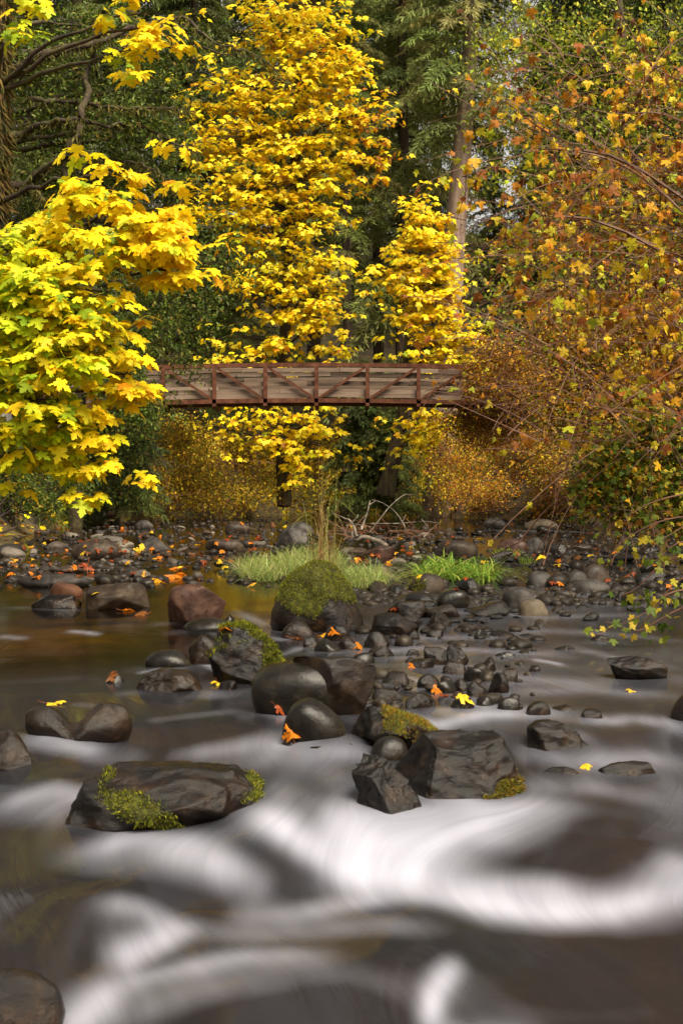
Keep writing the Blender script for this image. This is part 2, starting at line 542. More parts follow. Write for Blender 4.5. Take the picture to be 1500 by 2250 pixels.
def moss_on(rock_o, V, Fc, select, seed, nblades, blen, cols, wts, hang=0.5):
    """A mat of moss on the faces picked by select(centre in -1..1, normal): mat + standing or hanging blades."""
    r = np.random.default_rng(seed)
    tri = V[Fc]
    nn = np.cross(tri[:, 1] - tri[:, 0], tri[:, 2] - tri[:, 0])
    ar = np.linalg.norm(nn, axis=1)
    nn = nn / ar[:, None]
    cen = tri.mean(axis=1)
    lo, hi = V.min(axis=0), V.max(axis=0)
    cn = (cen - (lo + hi) / 2) / ((hi - lo) / 2)
    nzv = sines(cn * 1.0, seed, 2.3, 4)
    keep = select(cn, nn, nzv)
    if keep.sum() < 4:
        return
    # vertex normals for the mat
    vn = np.zeros_like(V)
    for j in range(3):
        np.add.at(vn, Fc[:, j], nn * ar[:, None])
    vn = nrm(vn)
    fk = Fc[keep]
    used, inv = np.unique(fk, return_inverse=True)
    cnt_all = np.bincount(Fc.ravel(), minlength=len(V))
    cnt_k = np.bincount(fk.ravel(), minlength=len(V))
    edge = cnt_k[used] < cnt_all[used]
    th = blen * 0.12 * (0.7 + 0.6 * np.abs(sines(V[used] / blen * .12, seed + 1, 1, 3)))
    th[edge] = -0.003
    mv = V[used] + vn[used] * th[:, None]
    me = make_mesh('moss', mv, inv.reshape(fk.shape), M['moss'], None, True)
    mo = add_obj('moss', me, rock_o)
    idx = r.choice(np.where(keep)[0], nblades, p=ar[keep] / ar[keep].sum())
    w = r.dirichlet([1, 1, 1], nblades)
    pos = (tri[idx] * w[:, :, None]).sum(axis=1) + nn[idx] * blen * .15
    d = nn[idx] + r.normal(size=(nblades, 3)) * .55 + np.array([0, 0, .35 - hang])
    col = palette(cols, wts, nblades, .25, r)
    acc = Acc()
    scatter(acc, NEEDLE, pos, d, r.normal(size=(nblades, 3)) + [0, -.5, .5], blen * r.uniform(.5, 1.2, nblades), col)
    ob = add_obj('moss_sprigs', make_mesh('moss_sprigs', np.concatenate(acc.V), [np.concatenate(v) for v in acc.F.values()], M['mossblade'], np.concatenate(acc.C)), mo)
    tag(ob, kind='stuff')


GREENMOSS = ([(.13, .15, .01), (.28, .29, .015), (.045, .055, .006), (.36, .32, .02), (.08, .05, .012)], [4, 2.5, 3.5, 1.2, 1.5])
BROWNMOSS = ([(.16, .10, .015), (.28, .2, .02), (.07, .05, .01), (.22, .24, .02)], [4, 3, 3, 1.5])
placed = []


def put_rock(label, x0, x1, top, base, mat, sharp=10, seed=0, poly=None, depth=0.75, sub=4, rough=.03, moss=None, name='rock', blocky=0.0, skew=0.0, group=None, saddle=None):
    xf, yf = on_water((x0 + x1) / 2, base)
    w = (x1 - x0) / F * yf
    d = max(0.5 * w * depth, .04)
    yc = yf + d * 0.55
    w = (x1 - x0) / F * yc
    zt = CZ - (top - HY) / F * yc
    xc = ((x0 + x1) / 2 - 750) / F * yc
    wz = float(zw0(xc, yc))
    zb = wz - 0.06 - 0.3 * max(zt - wz, .03)
    if poly is None:
        q = auto_poly(w, zt - zb, seed, skew, blocky)
        q[:, 0] += xc
        q[:, 1] += (zt + zb) / 2 - (q[:, 1].max() + q[:, 1].min()) / 2
        q[:, 0] = xc + (q[:, 0] - (q[:, 0].max() + q[:, 0].min()) / 2) * w / np.ptp(q[:, 0])
        q[:, 1] = (zt + zb) / 2 + (q[:, 1] - (zt + zb) / 2) * (zt - zb) / np.ptp(q[:, 1])
    else:
        q = np.array([((a - 750) / F * yc, CZ - (b - HY) / F * yc) for a, b in poly])
    V, Fc, c = rock_shape(q, d, sharp, seed + 1, sub, rough)
    if saddle:
        half_w = np.ptp(V[:, 0]) / 2
        dip = saddle[2] * np.exp(-(((V[:, 0] / half_w) - saddle[0]) / saddle[1]) ** 2)
        V[:, 2] -= dip * np.maximum(V[:, 2] - V[:, 2].min(), 0)
    me = make_mesh(name, V, Fc, M[mat], None, True)
    o = add_obj(name, me, None, (c[0], yc, c[1]))
    tag(o, label, 'rock', group or 'rocks in the stream')
    placed.append((xc, yc, w / 2))
    if moss:
        sel, nb, bl, pal, hang = moss
        moss_on(o, V, Fc, sel, seed + 5, nb, bl, pal[0], pal[1], hang)
    return o


topm = lambda t, a=.25: (lambda c, n, z: (n[:, 2] + a * z > t))
# --- nearest rocks
put_rock('large wet slab with streaks of green moss in the foreground cascade', 145, 600, 1675, 1832, 'wet', 26, 1,
         [(145, 1750), (258, 1672), (490, 1686), (562, 1726), (600, 1795), (590, 1845), (430, 1885), (230, 1815)], .8, 6, .05,
         (lambda c, n, z: (np.abs(c[:, 2] - (.6 - 1.25 * (c[:, 0] + .45))) < .24 + .2 * z) & (c[:, 0] > -.6) & (c[:, 0] < .22) & (c[:, 1] < .3) & (z > -.3) | ((c[:, 0] > .55) & (c[:, 0] < .9) & (c[:, 2] > .2) & (c[:, 2] < .7) & (c[:, 1] < 0.3) & (z > .1)), 2600, .02, GREENMOSS, .1))
put_rock('big black wedge shaped rock with a rusty moss patch on its lower corner', 860, 1156, 1607, 1768, 'wet', 30, 2,
         [(860, 1690), (975, 1616), (1088, 1606), (1138, 1650), (1156, 1775), (1150, 1820), (1000, 1830), (870, 1780)], .7, 6, .045,
         (lambda c, n, z: (c[:, 0] > .3) & (c[:, 2] < .22) & (c[:, 2] > -.5) & (c[:, 1] < .45) & (z + (c[:, 0] - .55) * 2 - c[:, 2] > .1), 2600, .024, BROWNMOSS, .6))
put_rock('black sloping triangular rock pouring water beside the big wedge', 770, 930, 1660, 1800, 'wet', 26, 3,
         [(772, 1690), (782, 1664), (815, 1662), (850, 1690), (890, 1740), (930, 1795), (935, 1850), (860, 1870), (800, 1800)], .9, 6, .07)
put_rock('flat rock with orange and green moss behind the small black cobble', 772, 965, 1552, 1650, 'wet', 14, 4,
         [(772, 1600), (800, 1560), (840, 1552), (890, 1572), (930, 1595), (965, 1622), (960, 1690), (800, 1690)], .75, 5, .05,
         (lambda c, n, z: (c[:, 0] > -.3) & (n[:, 2] > .05) & (c[:, 2] > -.05) & (z > -.5), 2600, .022, ([(.3, .2, .02), (.2, .1, .015), (.2, .26, .02), (.1, .08, .01)], [4, 3, 2, 2]), .3))
put_rock('small smooth black cobble nestled between mossy rock and wedge', 815, 897, 1617, 1676, 'wetround', 5, 5, None, .9, 4, .015)
put_rock('small dark egg shaped boulder in front of the large round boulder', 620, 762, 1533, 1638, 'wetround', 4, 6, None, .95, 5, .015, skew=-.15)
put_rock('large smooth round grey brown boulder in midstream', 553, 752, 1451, 1572, 'wetround', 4, 7, None, .9, 5, .012, skew=-.1)
put_rock('reddish brown wedge boulder leaning behind the round boulder', 640, 826, 1441, 1572, 'wetbrown', 9, 8,
         [(640, 1450), (700, 1441), (780, 1450), (826, 1488), (822, 1500), (790, 1575), (760, 1640), (650, 1620)], .6, 5, .02)
put_rock('two lobed wet brown rock with a dip in its middle', 55, 290, 1540, 1636, 'wetbrown', 6, 9,
         [(55, 1590), (75, 1555), (120, 1542), (200, 1545), (245, 1541), (280, 1560), (290, 1590), (285, 1640), (240, 1665), (100, 1650)], .6, 5, .04, saddle=(-.22, .3, .36))
put_rock('angular brown rock cut by the left picture edge above the cascade', -50, 80, 1605, 1700, 'wetbrown', 20, 10,
         [(-50, 1620), (-10, 1606), (45, 1606), (65, 1640), (80, 1690), (80, 1740), (-50, 1740)], .8, 5, .03)
put_rock('pointed dark rock standing alone in the water right of the wedge', 1153, 1292, 1580, 1642, 'wet', 18, 11,
         [(1153, 1630), (1170, 1600), (1222, 1580), (1240, 1590), (1275, 1620), (1292, 1640), (1280, 1680), (1165, 1680)], .8, 5, .06)
put_rock('wide dark shiny rock alone in the far right riffle', 1330, 1470, 1437, 1489, 'wet', 12, 12,
         [(1330, 1470), (1345, 1450), (1395, 1437), (1425, 1441), (1470, 1480), (1460, 1515), (1340, 1510)], .7, 5, .06)
put_rock('rounded reddish rock cut by the right picture edge', 1472, 1580, 1514, 1586, 'wetbrown', 5, 13, None, .9, 4, .02)
put_rock('long low dark ledge barely above water with a yellow leaf', 1300, 1452, 1673, 1700, 'wet', 8, 14, None, .45, 4, .04)
put_rock('short low ledge barely above water beside the yellow leaf', 1180, 1290, 1684, 1704, 'wet', 8, 15, None, .5, 4, .04)
put_rock('dark rounded rock under thin water at the bottom left corner', -120, 142, 2128, 2290, 'wet', 5, 16, None, .7, 5, .03)
# --- middle rocks
put_rock('tall mossy boulder crowned with grass in the middle of the stream', 594, 803, 1232, 1386, 'wet', 7, 17,
         [(594, 1335), (608, 1290), (630, 1255), (665, 1236), (715, 1232), (745, 1255), (775, 1310), (803, 1370), (800, 1420), (600, 1400)], .95, 5, .05,
         (lambda c, n, z: (c[:, 2] + .24 * z - .06 - .35 * (c[:, 0] < -.3) * np.clip(-c[:, 0] - .3, 0, 1) - .25 * np.clip(c[:, 0] - .35, 0, 1) * 2 > .0) & (n[:, 2] > -.3), 16000, .018, GREENMOSS, .8))
put_rock('log shaped dark rock edged with bright yellow green moss', 460, 622, 1370, 1500, 'wet', 9, 18,
         [(460, 1412), (472, 1380), (505, 1370), (545, 1385), (590, 1420), (622, 1455), (615, 1500), (560, 1540), (500, 1520)], .7, 5, .04,
         (lambda c, n, z: ((n[:, 2] > .45) | ((c[:, 0] > .45) & (c[:, 2] > -.35))) & (z > -.55) & (c[:, 2] > -.4), 5200, .026, GREENMOSS, .15))
put_rock('brown shiny rock tilted against the mossy log shaped rock', 413, 503, 1395, 1462, 'wetbrown', 10, 19,
         [(413, 1420), (418, 1398), (440, 1395), (475, 1420), (503, 1442), (495, 1475), (430, 1475)], .8, 4, .02)
put_rock('smooth flat topped dark rock in the left pool', 318, 421, 1426, 1466, 'wetround', 6, 20, None, .8, 4, .015)
put_rock('low row of wet dark red rock below the flat topped one', 295, 462, 1466, 1516, 'wetbrown', 10, 21, None, .55, 5, .06)
put_rock('pitted reddish boulder standing at the pool edge', 369, 497, 1282, 1368, 'redstone', 9, 22, None, .85, 5, .02, blocky=.55)
put_rock('broad grey brown angular boulder left of the pitted reddish one', 183, 328, 1278, 1338, 'brownstone', 14, 23,
         [(183, 1320), (210, 1288), (260, 1280), (318, 1280), (328, 1320), (325, 1360), (190, 1360)], .7, 5, .02)
put_rock('small orange red stone at the left pool edge', 110, 181, 1279, 1310, 'rust_stone', 5, 24, None, .9, 4, .03)
put_rock('dark wet rock before the small orange red stone', 66, 178, 1305, 1338, 'wet', 8, 25, None, .7, 4, .04)
put_rock('flat grey rock awash right below the pitted reddish boulder', 404, 521, 1357, 1386, 'wetround', 5, 26, None, .7, 4, .015)
put_rock('large rounded brown boulder on the gravel bar at left', 157, 271, 1184, 1226, 'brownstone', 4, 27, None, .8, 4, .02)
put_rock('pale grey angular stone right of the large rounded brown boulder', 305, 372, 1178, 1209, 'greystone', 9, 28, None, .8, 4, .02)
put_rock('long low dark grey ledge at the left edge of the pool', 38, 202, 1260, 1290, 'greystone', 7, 29, None, .5, 4, .04)
put_rock('pointed light grey rock behind the fine grass', 604, 676, 1155, 1204, 'greystone', 12, 30,
         [(604, 1200), (620, 1172), (637, 1156), (650, 1158), (668, 1180), (676, 1205), (670, 1225), (610, 1225)], .8, 4, .02)
put_rock('rounded rock right behind the pointed light grey rock', 622, 690, 1146, 1180, 'greystone', 5, 31, None, .8, 4, .02)
put_rock('dark round rock at the far end of the bar', 495, 550, 1145, 1169, 'brownstone', 5, 32, None, .8, 4, .02)
put_rock('pale round stone at the far left of the bar', 296, 337, 1142, 1161, 'greystone', 5, 33, None, .8, 4, .015)
put_rock('flat lichen spotted rock left of the fine grass', 450, 548, 1184, 1211, 'brownstone', 8, 34, None, .6, 4, .03)
put_rock('brown knobbly stone below the tall mossy boulder', 617, 691, 1362, 1402, 'wetbrown', 6, 35, None, .8, 4, .03)
put_rock('black shiny sharp stone leaning on the tall mossy boulder', 698, 752, 1340, 1384, 'wet', 18, 36, None, .7, 4, .02)
put_rock('dark flat mossless rock right below the tall mossy boulder', 815, 921, 1347, 1396, 'wet', 9, 37, None, .7, 4, .03, blocky=.4)
put_rock('black stone carrying a red leaf', 850, 942, 1320, 1358, 'wet', 8, 38, None, .7, 4, .03)
put_rock('brown tilted slab right of the black stone with red leaf', 930, 992, 1342, 1377, 'wetbrown', 14, 39, None, .7, 4, .03)
put_rock('dark rounded stone below the bladed grass tuft', 958, 1031, 1295, 1337, 'wetround', 5, 40, None, .8, 4, .02, blocky=.3)
put_rock('small stone with moss at the foot of the bladed grass tuft', 898, 977, 1260, 1304, 'brownstone', 6, 41, None, .8, 4, .03, (lambda c, n, z: (c[:, 0] < -.1) & (n[:, 2] > -.1) & (c[:, 2] < .6) & (z > -.3), 900, .03, GREENMOSS, .2))
put_rock('smooth dark grey round stone on the right of the bar', 1103, 1174, 1289, 1335, 'greystone', 4, 42, None, .8, 4, .012)
put_rock('tan oval stone in front of the dark grey round stone', 1138, 1204, 1316, 1353, 'tanstone', 4, 43, None, .8, 4, .012)
put_rock('big brown stone leaning on the grey ones at right', 1275, 1341, 1239, 1284, 'brownstone', 5, 44, None, .8, 4, .02)
put_rock('long smooth grey stone in front of the big brown one', 1255, 1341, 1271, 1301, 'greystone', 4, 45, None, .7, 4, .012)
put_rock('smooth oval dark stone left of the long grey stone', 1158, 1221, 1255, 1288, 'greystone', 4, 46, None, .8, 4, .012)
put_rock('domed grey stone between oval dark stone and big brown stone', 1240, 1292, 1254, 1286, 'greystone', 4, 47, None, .8, 4, .012)
put_rock('pale tan boulder at the far water edge on the right', 1150, 1226, 1140, 1164, 'tanstone', 5, 48, None, .7, 4, .02)
put_rock('grey boulder at the far water edge left of the pale tan one', 1058, 1111, 1138, 1162, 'greystone', 5, 49, None, .7, 4, .02)
put_rock('red brown slab stone in front of the driftwood', 790, 869, 1198, 1233, 'redstone', 14, 50, None, .7, 4, .02)
put_rock('tan flat stone right of the fine grass', 808, 872, 1243, 1269, 'tanstone', 10, 51, None, .6, 4, .02, blocky=.4)
put_rock('large low brown rock behind the bladed grass tuft', 952, 1052, 1186, 1226, 'brownstone', 7, 52, None, .7, 4, .03)
put_rock('reddish domed stone behind the bladed grass at right', 1090, 1160, 1184, 1216, 'redstone', 5, 53, None, .7, 4, .02)
put_rock('grey domed stone right of the reddish domed one', 1150, 1194, 1181, 1207, 'greystone', 5, 54, None, .7, 4, .02)
put_rock('square cut black rock in the midstream cluster', 928, 982, 1420, 1462, 'wet', 22, 55, None, .7, 4, .03, blocky=.7)
put_rock('black block right beside the square cut rock', 978, 1030, 1420, 1461, 'wet', 20, 56, None, .7, 4, .03, blocky=.5)
put_rock('dark oval cobble at the right end of the midstream cluster', 1092, 1142, 1531, 1561, 'wetround', 4, 57, None, .8, 4, .015)
put_rock('black cobble touching the dark oval cobble', 1153, 1210, 1540, 1568, 'wet', 7, 58, None, .8, 4, .02)
put_rock('shiny dark rock under an orange leaf in the midstream cluster', 890, 958, 1522, 1560, 'wet', 9, 59, None, .8, 4, .03)
put_rock('black block lodged below the tall mossy boulder', 800, 855, 1388, 1425, 'wet', 20, 60, None, .7, 4, .03, blocky=.7)
put_rock('low black rock with a yellow leaf hanging on it', 985, 1045, 1532, 1562, 'wet', 9, 61, None, .8, 4, .03)
CL = [(740, 1400, 60, 36), (840, 1440, 60, 30), (770, 1420, 60, 30), (800, 1455, 50, 28), (865, 1495, 70, 26), (925, 1465, 60, 26), (905, 1455, 46, 24), (1040, 1490, 46, 34), (1095, 1510, 44, 44), (1050, 1520, 56, 34), (1000, 1475, 56, 30), (975, 1515, 60, 30), (1070, 1465, 40, 30),
      (940, 1500, 50, 26), (1120, 1490, 34, 28), (720, 1425, 60, 30), (685, 1415, 44, 26), (850, 1530, 70, 26), (790, 1540, 40, 22), (1065, 1545, 40, 22), (905, 1400, 40, 22), (1010, 1510, 36, 26), (955, 1395, 40, 18), (1055, 1395, 36, 20), (1100, 1395, 60, 14), (1130, 1420, 26, 10), (1320, 1405, 50, 14),
      (570, 1500, 50, 24), (500, 1510, 44, 20), (640, 1640, 70, 26), (700, 1655, 60, 22), (250, 1495, 50, 22), (1300, 1570, 50, 16), (1000, 1560, 60, 12), (1240, 1555, 70, 10), (1110, 1440, 50, 10), (1240, 1425, 60, 9), (770, 1650, 40, 20), (445, 1345, 40, 30), (505, 1370, 40, 28), (905, 1440, 36, 18)]
for k, (a, b, w, h) in enumerate(CL):
    put_rock('small wet dark rock ' + ('low in the right hand riffle' if a > 1100 else 'below the square cut rock' if a > 930 and b > 1450 else 'awash behind the square cut rock' if a > 900 and b < 1450 else 'between the round boulder and square cut rock' if a > 780 and b > 1430 else 'beside the black block below the mossy boulder' if a > 660 and b < 1440 else 'at the foot of the egg shaped boulder' if b > 1600 else 'around the mossy log shaped rock'), a - w / 2, a + w / 2, b - h * .75, b + h * .25, ['wet', 'wet', 'wetbrown', 'wetround'][k % 4], 8 + (k * 5) % 12, 100 + k, None, .8, 3, .035, group='small wet rocks midstream')

# ---- water surface: smooth long-exposure flow with aerated (white) water where it breaks over stones
STROKES = [
    ([(540, 1808), (600, 1840), (665, 1885), (730, 1918), (820, 1940)], 26, .85),
    ([(690, 1838), (850, 1872), (1000, 1868), (1160, 1826)], 40, .75), ([(740, 1905), (850, 1925), (960, 1935)], 48, .9),
    ([(930, 1975), (1080, 2008), (1200, 2028), (1330, 2012), (1420, 1980), (1520, 1950)], 30, .95),
    ([(960, 1965), (1150, 1975), (1300, 1980)], 28, .55), ([(1420, 1935), (1520, 1905)], 30, .6),
    ([(190, 1895), (300, 1865), (400, 1872), (500, 1912), (570, 1950)], 30, .7), ([(330, 1895), (470, 1925), (540, 1965)], 26, .45),
    ([(570, 1955), (530, 1998), (650, 2003), (780, 1985), (900, 1970)], 24, .6),
    ([(225, 2012), (320, 2006), (410, 2035)], 18, .7), ([(410, 2035), (310, 2072), (245, 2105)], 32, .75),
    ([(245, 2105), (300, 2140), (420, 2132), (560, 2108), (720, 2118)], 24, .6), ([(420, 2040), (560, 2055), (800, 2050), (980, 2062)], 28, .42),
    ([(260, 2150), (210, 2210), (150, 2270)], 40, .75), ([(250, 2235), (420, 2200), (640, 2180)], 22, .38),
    ([(1005, 2128), (955, 2185), (940, 2255)], 20, .9), ([(1040, 2150), (1200, 2160), (1400, 2140)], 14, .12), ([(1060, 2240), (1250, 2235), (1500, 2215)], 20, .22), ([(640, 2150), (780, 2165), (900, 2200)], 18, .25), ([(1330, 2075), (1500, 2030)], 16, .2), ([(940, 2255), (1020, 2290), (1200, 2300)], 26, .6),
    ([(0, 1787), (120, 1768), (220, 1785)], 13, .6), ([(0, 1815), (160, 1810), (330, 1840)], 26, .3),
    ([(690, 1628), (560, 1640), (380, 1662)], 15, .45), ([(640, 1670), (700, 1720), (800, 1790)], 40, .32),
    ([(600, 1745), (660, 1800)], 30, .35),
    ([(870, 1572), (960, 1602), (1060, 1582), (1150, 1572)], 14, .7), ([(1000, 1545), (1120, 1560), (1250, 1560)], 14, .35),
    ([(1160, 1655), (1250, 1672), (1400, 1668), (1500, 1672)], 20, .4), ([(1160, 1755), (1300, 1740), (1500, 1760)], 34, .25),
    ([(650, 1815), (800, 1822), (1000, 1805), (1250, 1800)], 26, .55), ([(880, 1735), (960, 1760), (1060, 1790)], 18, .5),
    ([(70, 1618), (130, 1645), (225, 1676)], 22, .5), ([(300, 1590), (420, 1575), (540, 1565)], 10, .3), ([(560, 1560), (620, 1580), (660, 1600)], 10, .35),
    ([(425, 1447), (475, 1470), (540, 1492)], 8, .75), ([(340, 1468), (400, 1474)], 5, .3), ([(300, 1480), (360, 1468)], 6, .5),
    ([(150, 1388), (220, 1397)], 6, .7), ([(0, 1398), (60, 1404)], 7, .45), ([(0, 1335), (80, 1335), (180, 1342)], 6, .3),
    ([(520, 1345), (580, 1372), (640, 1385)], 10, .45), ([(560, 1400), (640, 1405)], 8, .4), ([(620, 1440), (660, 1425)], 8, .4),
    ([(880, 1395), (1000, 1400), (1200, 1385), (1400, 1400), (1500, 1410)], 12, .4), ([(820, 1440), (900, 1425), (1050, 1430), (1250, 1440)], 12, .4),
    ([(1170, 1452), (1235, 1466)], 8, .75), ([(1030, 1465), (1150, 1490), (1320, 1500)], 16, .35), ([(1250, 1420), (1340, 1445), (1480, 1470)], 12, .3),
    ([(1100, 1520), (1280, 1510), (1480, 1530)], 16, .3), ([(1290, 1585), (1380, 1575), (1500, 1592)], 13, .45), ([(1180, 1600), (1300, 1620)], 14, .3),
    ([(820, 1500), (900, 1490), (960, 1505)], 9, .4), ([(900, 1350), (1050, 1345), (1200, 1358), (1400, 1350)], 8, .35),
    ([(1050, 1165), (1250, 1168), (1450, 1180)], 4, .35), ([(1120, 1240), (1330, 1232), (1450, 1220)], 5, .4), ([(1210, 1305), (1380, 1310), (1500, 1330)], 7, .35),
    ([(980, 1170), (1020, 1182)], 4, .3), ([(500, 1160), (620, 1165)], 3, .25), ([(150, 1545), (240, 1560)], 9, .3),
    ([(240, 1520), (400, 1530), (560, 1530)], 8, .18), ([(0, 1500), (150, 1490), (300, 1500)], 10, .14),
]
HUMPS = [(880, 1850, 150, 24, .05), (420, 1990, 150, 26, -.035), (300, 2100, 80, 30, -.03), (200, 1990, 90, 24, .04), (760, 1760, 60, 24, .04), (1050, 1800, 140, 20, .035), (150, 1740, 110, 22, .04), (560, 1825, 75, 40, .05), (350, 1885, 190, 50, .07), (1270, 1870, 170, 60, .08), (560, 2150, 230, 50, .05), (1180, 2140, 260, 90, .02),
         (90, 2060, 130, 70, .07), (150, 1660, 90, 40, .05), (120, 1790, 120, 35, .05), (700, 1690, 80, 50, .05), (1060, 1590, 90, 22, .035),
         (560, 1590, 80, 25, .035), (870, 2040, 130, 40, .035), (1210, 1462, 50, 14, .025), (190, 1394, 45, 9, .02), (330, 2080, 60, 40, -.04), 
         (780, 1930, 120, 40, -.03), (960, 2230, 60, 60, -.03)]
wy = np.concatenate([np.linspace(1.6, 9, 400), 9 + (62.5 - 9) * np.linspace(0, 1, 190)[1:] ** 1.7])
U, WY = np.meshgrid(np.linspace(-1, 1, 400), wy)
U = .7 * U + .3 * U ** 3
half = np.interp(wy, [0, 9, 20, 45, 62.5], [3.4, 3.9, 7.2, 9.4, 9.4])[:, None]
WX = U * half
WZ = zw0(WX, WY)
foam = np.zeros_like(WX)
for pts, sg, inten in STROKES:
    pts = np.array(pts, float)
    L = np.r_[0, np.cumsum(np.linalg.norm(np.diff(pts, axis=0), axis=1))]
    t = np.arange(0, L[-1] + 1, max(sg * 0.5, 6))
    qx, qy = np.interp(t, L, pts[:, 0]), np.interp(t, L, pts[:, 1])
    g = np.zeros_like(foam)
    for a, b, tt in zip(qx, qy, t):
        x, y = on_water(a, b)
        end = min(1.0, 0.35 + min(tt, L[-1] - tt) / max(L[-1] * .3, 1))
        sx = sg * 1.1 / F * y
        sy = sg * .42 * y * y / (F * max(CZ - 0.2, .8))
        sel = (np.abs(WX - x) < 3 * sx) & (np.abs(WY - y) < 3 * sy)
        if sel.any():
            e = end * np.exp(-0.5 * (((WX[sel] - x) / sx) ** 2 + ((WY[sel] - y) / sy) ** 2))
            g[sel] = np.maximum(g[sel], e)
    foam = 1 - (1 - foam) * (1 - inten * g)
PSI = WX + .16 * np.sin(WY * 1.5 + .8) + .1 * np.sin(WY * 2.9 + WX)
PHI = WY.copy()
for (a, b, c) in placed:
    if b < 14:
        R2 = (min(c, .22) * 1.0) ** 2
        r2 = np.maximum((WX - a) ** 2 + (WY - b) ** 2, R2)
        PSI -= R2 * (WX - a) / r2
        PHI += R2 * (WY - b) / r2
for a, b, rx, ry, h in HUMPS:
    if h > 0:
        x, y = on_water(a, b)
        R2 = (rx / F * y * .8) ** 2
        r2 = (WX - x) ** 2 + (WY - y) ** 2 + R2
        PSI -= .25 * R2 * (WX - x) / r2
for (a, b, c) in placed:                                  # water breaks white along the flanks and in the lee of each near rock
    if b < 11.5:
        ln = 1.6 * c + .15
        for sd in (-1, 1):
            dx = (WX - a - sd * c * (1.02 + .25 * np.clip((b - WY) / ln, 0, 1.5)))
            al_ = np.clip((b + .2 * c - WY) / ln, 0, 1)
            g = np.exp(-.5 * (dx / (.05 + .1 * c)) ** 2) * np.sin(np.pi * al_) ** .8
            foam = 1 - (1 - foam) * (1 - .16 * g)
LUM_ROWS = [1160, 1200, 1240, 1280, 1320, 1360, 1400, 1440, 1480, 1520, 1560, 1600, 1640, 1680, 1720, 1760, 1800, 1840, 1880, 1920, 1960, 2000, 2040, 2080, 2120, 2160, 2200, 2240, 2300]
LUM_MAP = '''1111111111112222 1111111111233333 1111111111233333 1111111123333333 1111122233444433 1111123334444443 1112113344444443 1111133244444444 2212222233444444 2222222233344444 2223333222454444 2333334323554444
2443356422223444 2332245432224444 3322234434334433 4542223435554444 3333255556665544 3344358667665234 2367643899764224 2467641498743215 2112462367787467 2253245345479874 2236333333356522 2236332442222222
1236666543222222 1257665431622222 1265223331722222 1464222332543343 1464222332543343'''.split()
lum = np.array([[int(c) for c in rw] for rw in LUM_MAP], float)  # water brightness painted in as foam: white water and grey sky sheen together
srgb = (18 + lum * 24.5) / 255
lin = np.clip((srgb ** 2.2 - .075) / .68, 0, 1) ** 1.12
row_y = np.array([on_water(750, rw)[1] for rw in LUM_ROWS])          # metres upstream of each row of the map


def cr(tab, q):
    i0 = np.clip(np.floor(q).astype(int), 0, len(tab) - 1)
    t = (q - np.floor(q))[..., None] if tab.ndim > 1 and q.ndim == 1 else q - np.floor(q)
    g = lambda o: tab[np.clip(i0 + o, 0, len(tab) - 1)]
    a_, b_, c_, d_ = g(-1), g(0), g(1), g(2)
    return b_ + .5 * t * (c_ - a_ + t * (2 * a_ - 5 * b_ + 4 * c_ - d_ + t * (3 * (b_ - c_) + d_ - a_)))


rq = np.interp(wy, row_y[::-1], np.arange(len(row_y))[::-1])
by_row = cr(lin, rq)                                       # (rows, 16 columns)
wob = .35 * sines(np.column_stack([WX.ravel() * 3.1, WY.ravel() * 2.0]), 8, 1.0, 2).reshape(WX.shape)
cq = np.clip((WX / WY * F + 750) / 100 + wob * .35, 0, 15)
lum_foam = np.stack([cr(by_row[i], cq[i]) for i in range(len(wy))])
DARKS = np.zeros_like(foam)
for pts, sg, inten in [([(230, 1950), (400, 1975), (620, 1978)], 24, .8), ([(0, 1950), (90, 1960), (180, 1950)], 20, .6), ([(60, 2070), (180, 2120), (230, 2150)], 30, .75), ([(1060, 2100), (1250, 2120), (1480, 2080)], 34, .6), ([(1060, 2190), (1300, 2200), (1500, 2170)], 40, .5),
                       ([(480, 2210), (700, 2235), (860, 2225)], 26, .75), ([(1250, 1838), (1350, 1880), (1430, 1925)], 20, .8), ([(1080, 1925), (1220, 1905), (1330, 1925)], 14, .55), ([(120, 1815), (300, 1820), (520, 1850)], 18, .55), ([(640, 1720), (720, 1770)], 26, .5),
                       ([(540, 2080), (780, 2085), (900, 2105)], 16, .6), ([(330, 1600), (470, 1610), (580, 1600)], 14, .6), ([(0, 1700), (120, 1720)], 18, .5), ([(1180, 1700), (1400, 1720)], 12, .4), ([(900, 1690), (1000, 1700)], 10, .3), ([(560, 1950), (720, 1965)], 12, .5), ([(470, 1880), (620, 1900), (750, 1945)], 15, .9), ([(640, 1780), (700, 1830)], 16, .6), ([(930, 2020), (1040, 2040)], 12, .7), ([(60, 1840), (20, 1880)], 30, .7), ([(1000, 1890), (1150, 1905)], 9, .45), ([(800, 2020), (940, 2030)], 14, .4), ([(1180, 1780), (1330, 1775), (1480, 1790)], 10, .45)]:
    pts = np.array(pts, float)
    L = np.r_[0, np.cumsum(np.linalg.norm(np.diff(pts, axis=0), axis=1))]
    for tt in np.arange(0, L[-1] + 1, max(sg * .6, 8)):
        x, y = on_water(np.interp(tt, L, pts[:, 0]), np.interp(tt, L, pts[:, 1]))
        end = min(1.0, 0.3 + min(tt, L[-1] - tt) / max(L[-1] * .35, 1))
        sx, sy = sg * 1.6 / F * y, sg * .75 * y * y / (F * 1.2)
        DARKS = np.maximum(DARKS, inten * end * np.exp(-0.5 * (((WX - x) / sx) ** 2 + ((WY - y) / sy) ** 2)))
for a, b, rx, ry, h in HUMPS:
    x, y = on_water(a, b)
    sx, sy = rx / F * y, max(ry * y * y / (F * 1.2), .05)
    WZ = WZ + .6 * h * np.exp(-0.5 * (((WX - x) / sx) ** 2 + ((WY - y) / sy) ** 2))
rip = sines(np.column_stack([WX.ravel() * 2.4, WY.ravel() * 1.1]), 21, 1.0, 4).reshape(WX.shape)
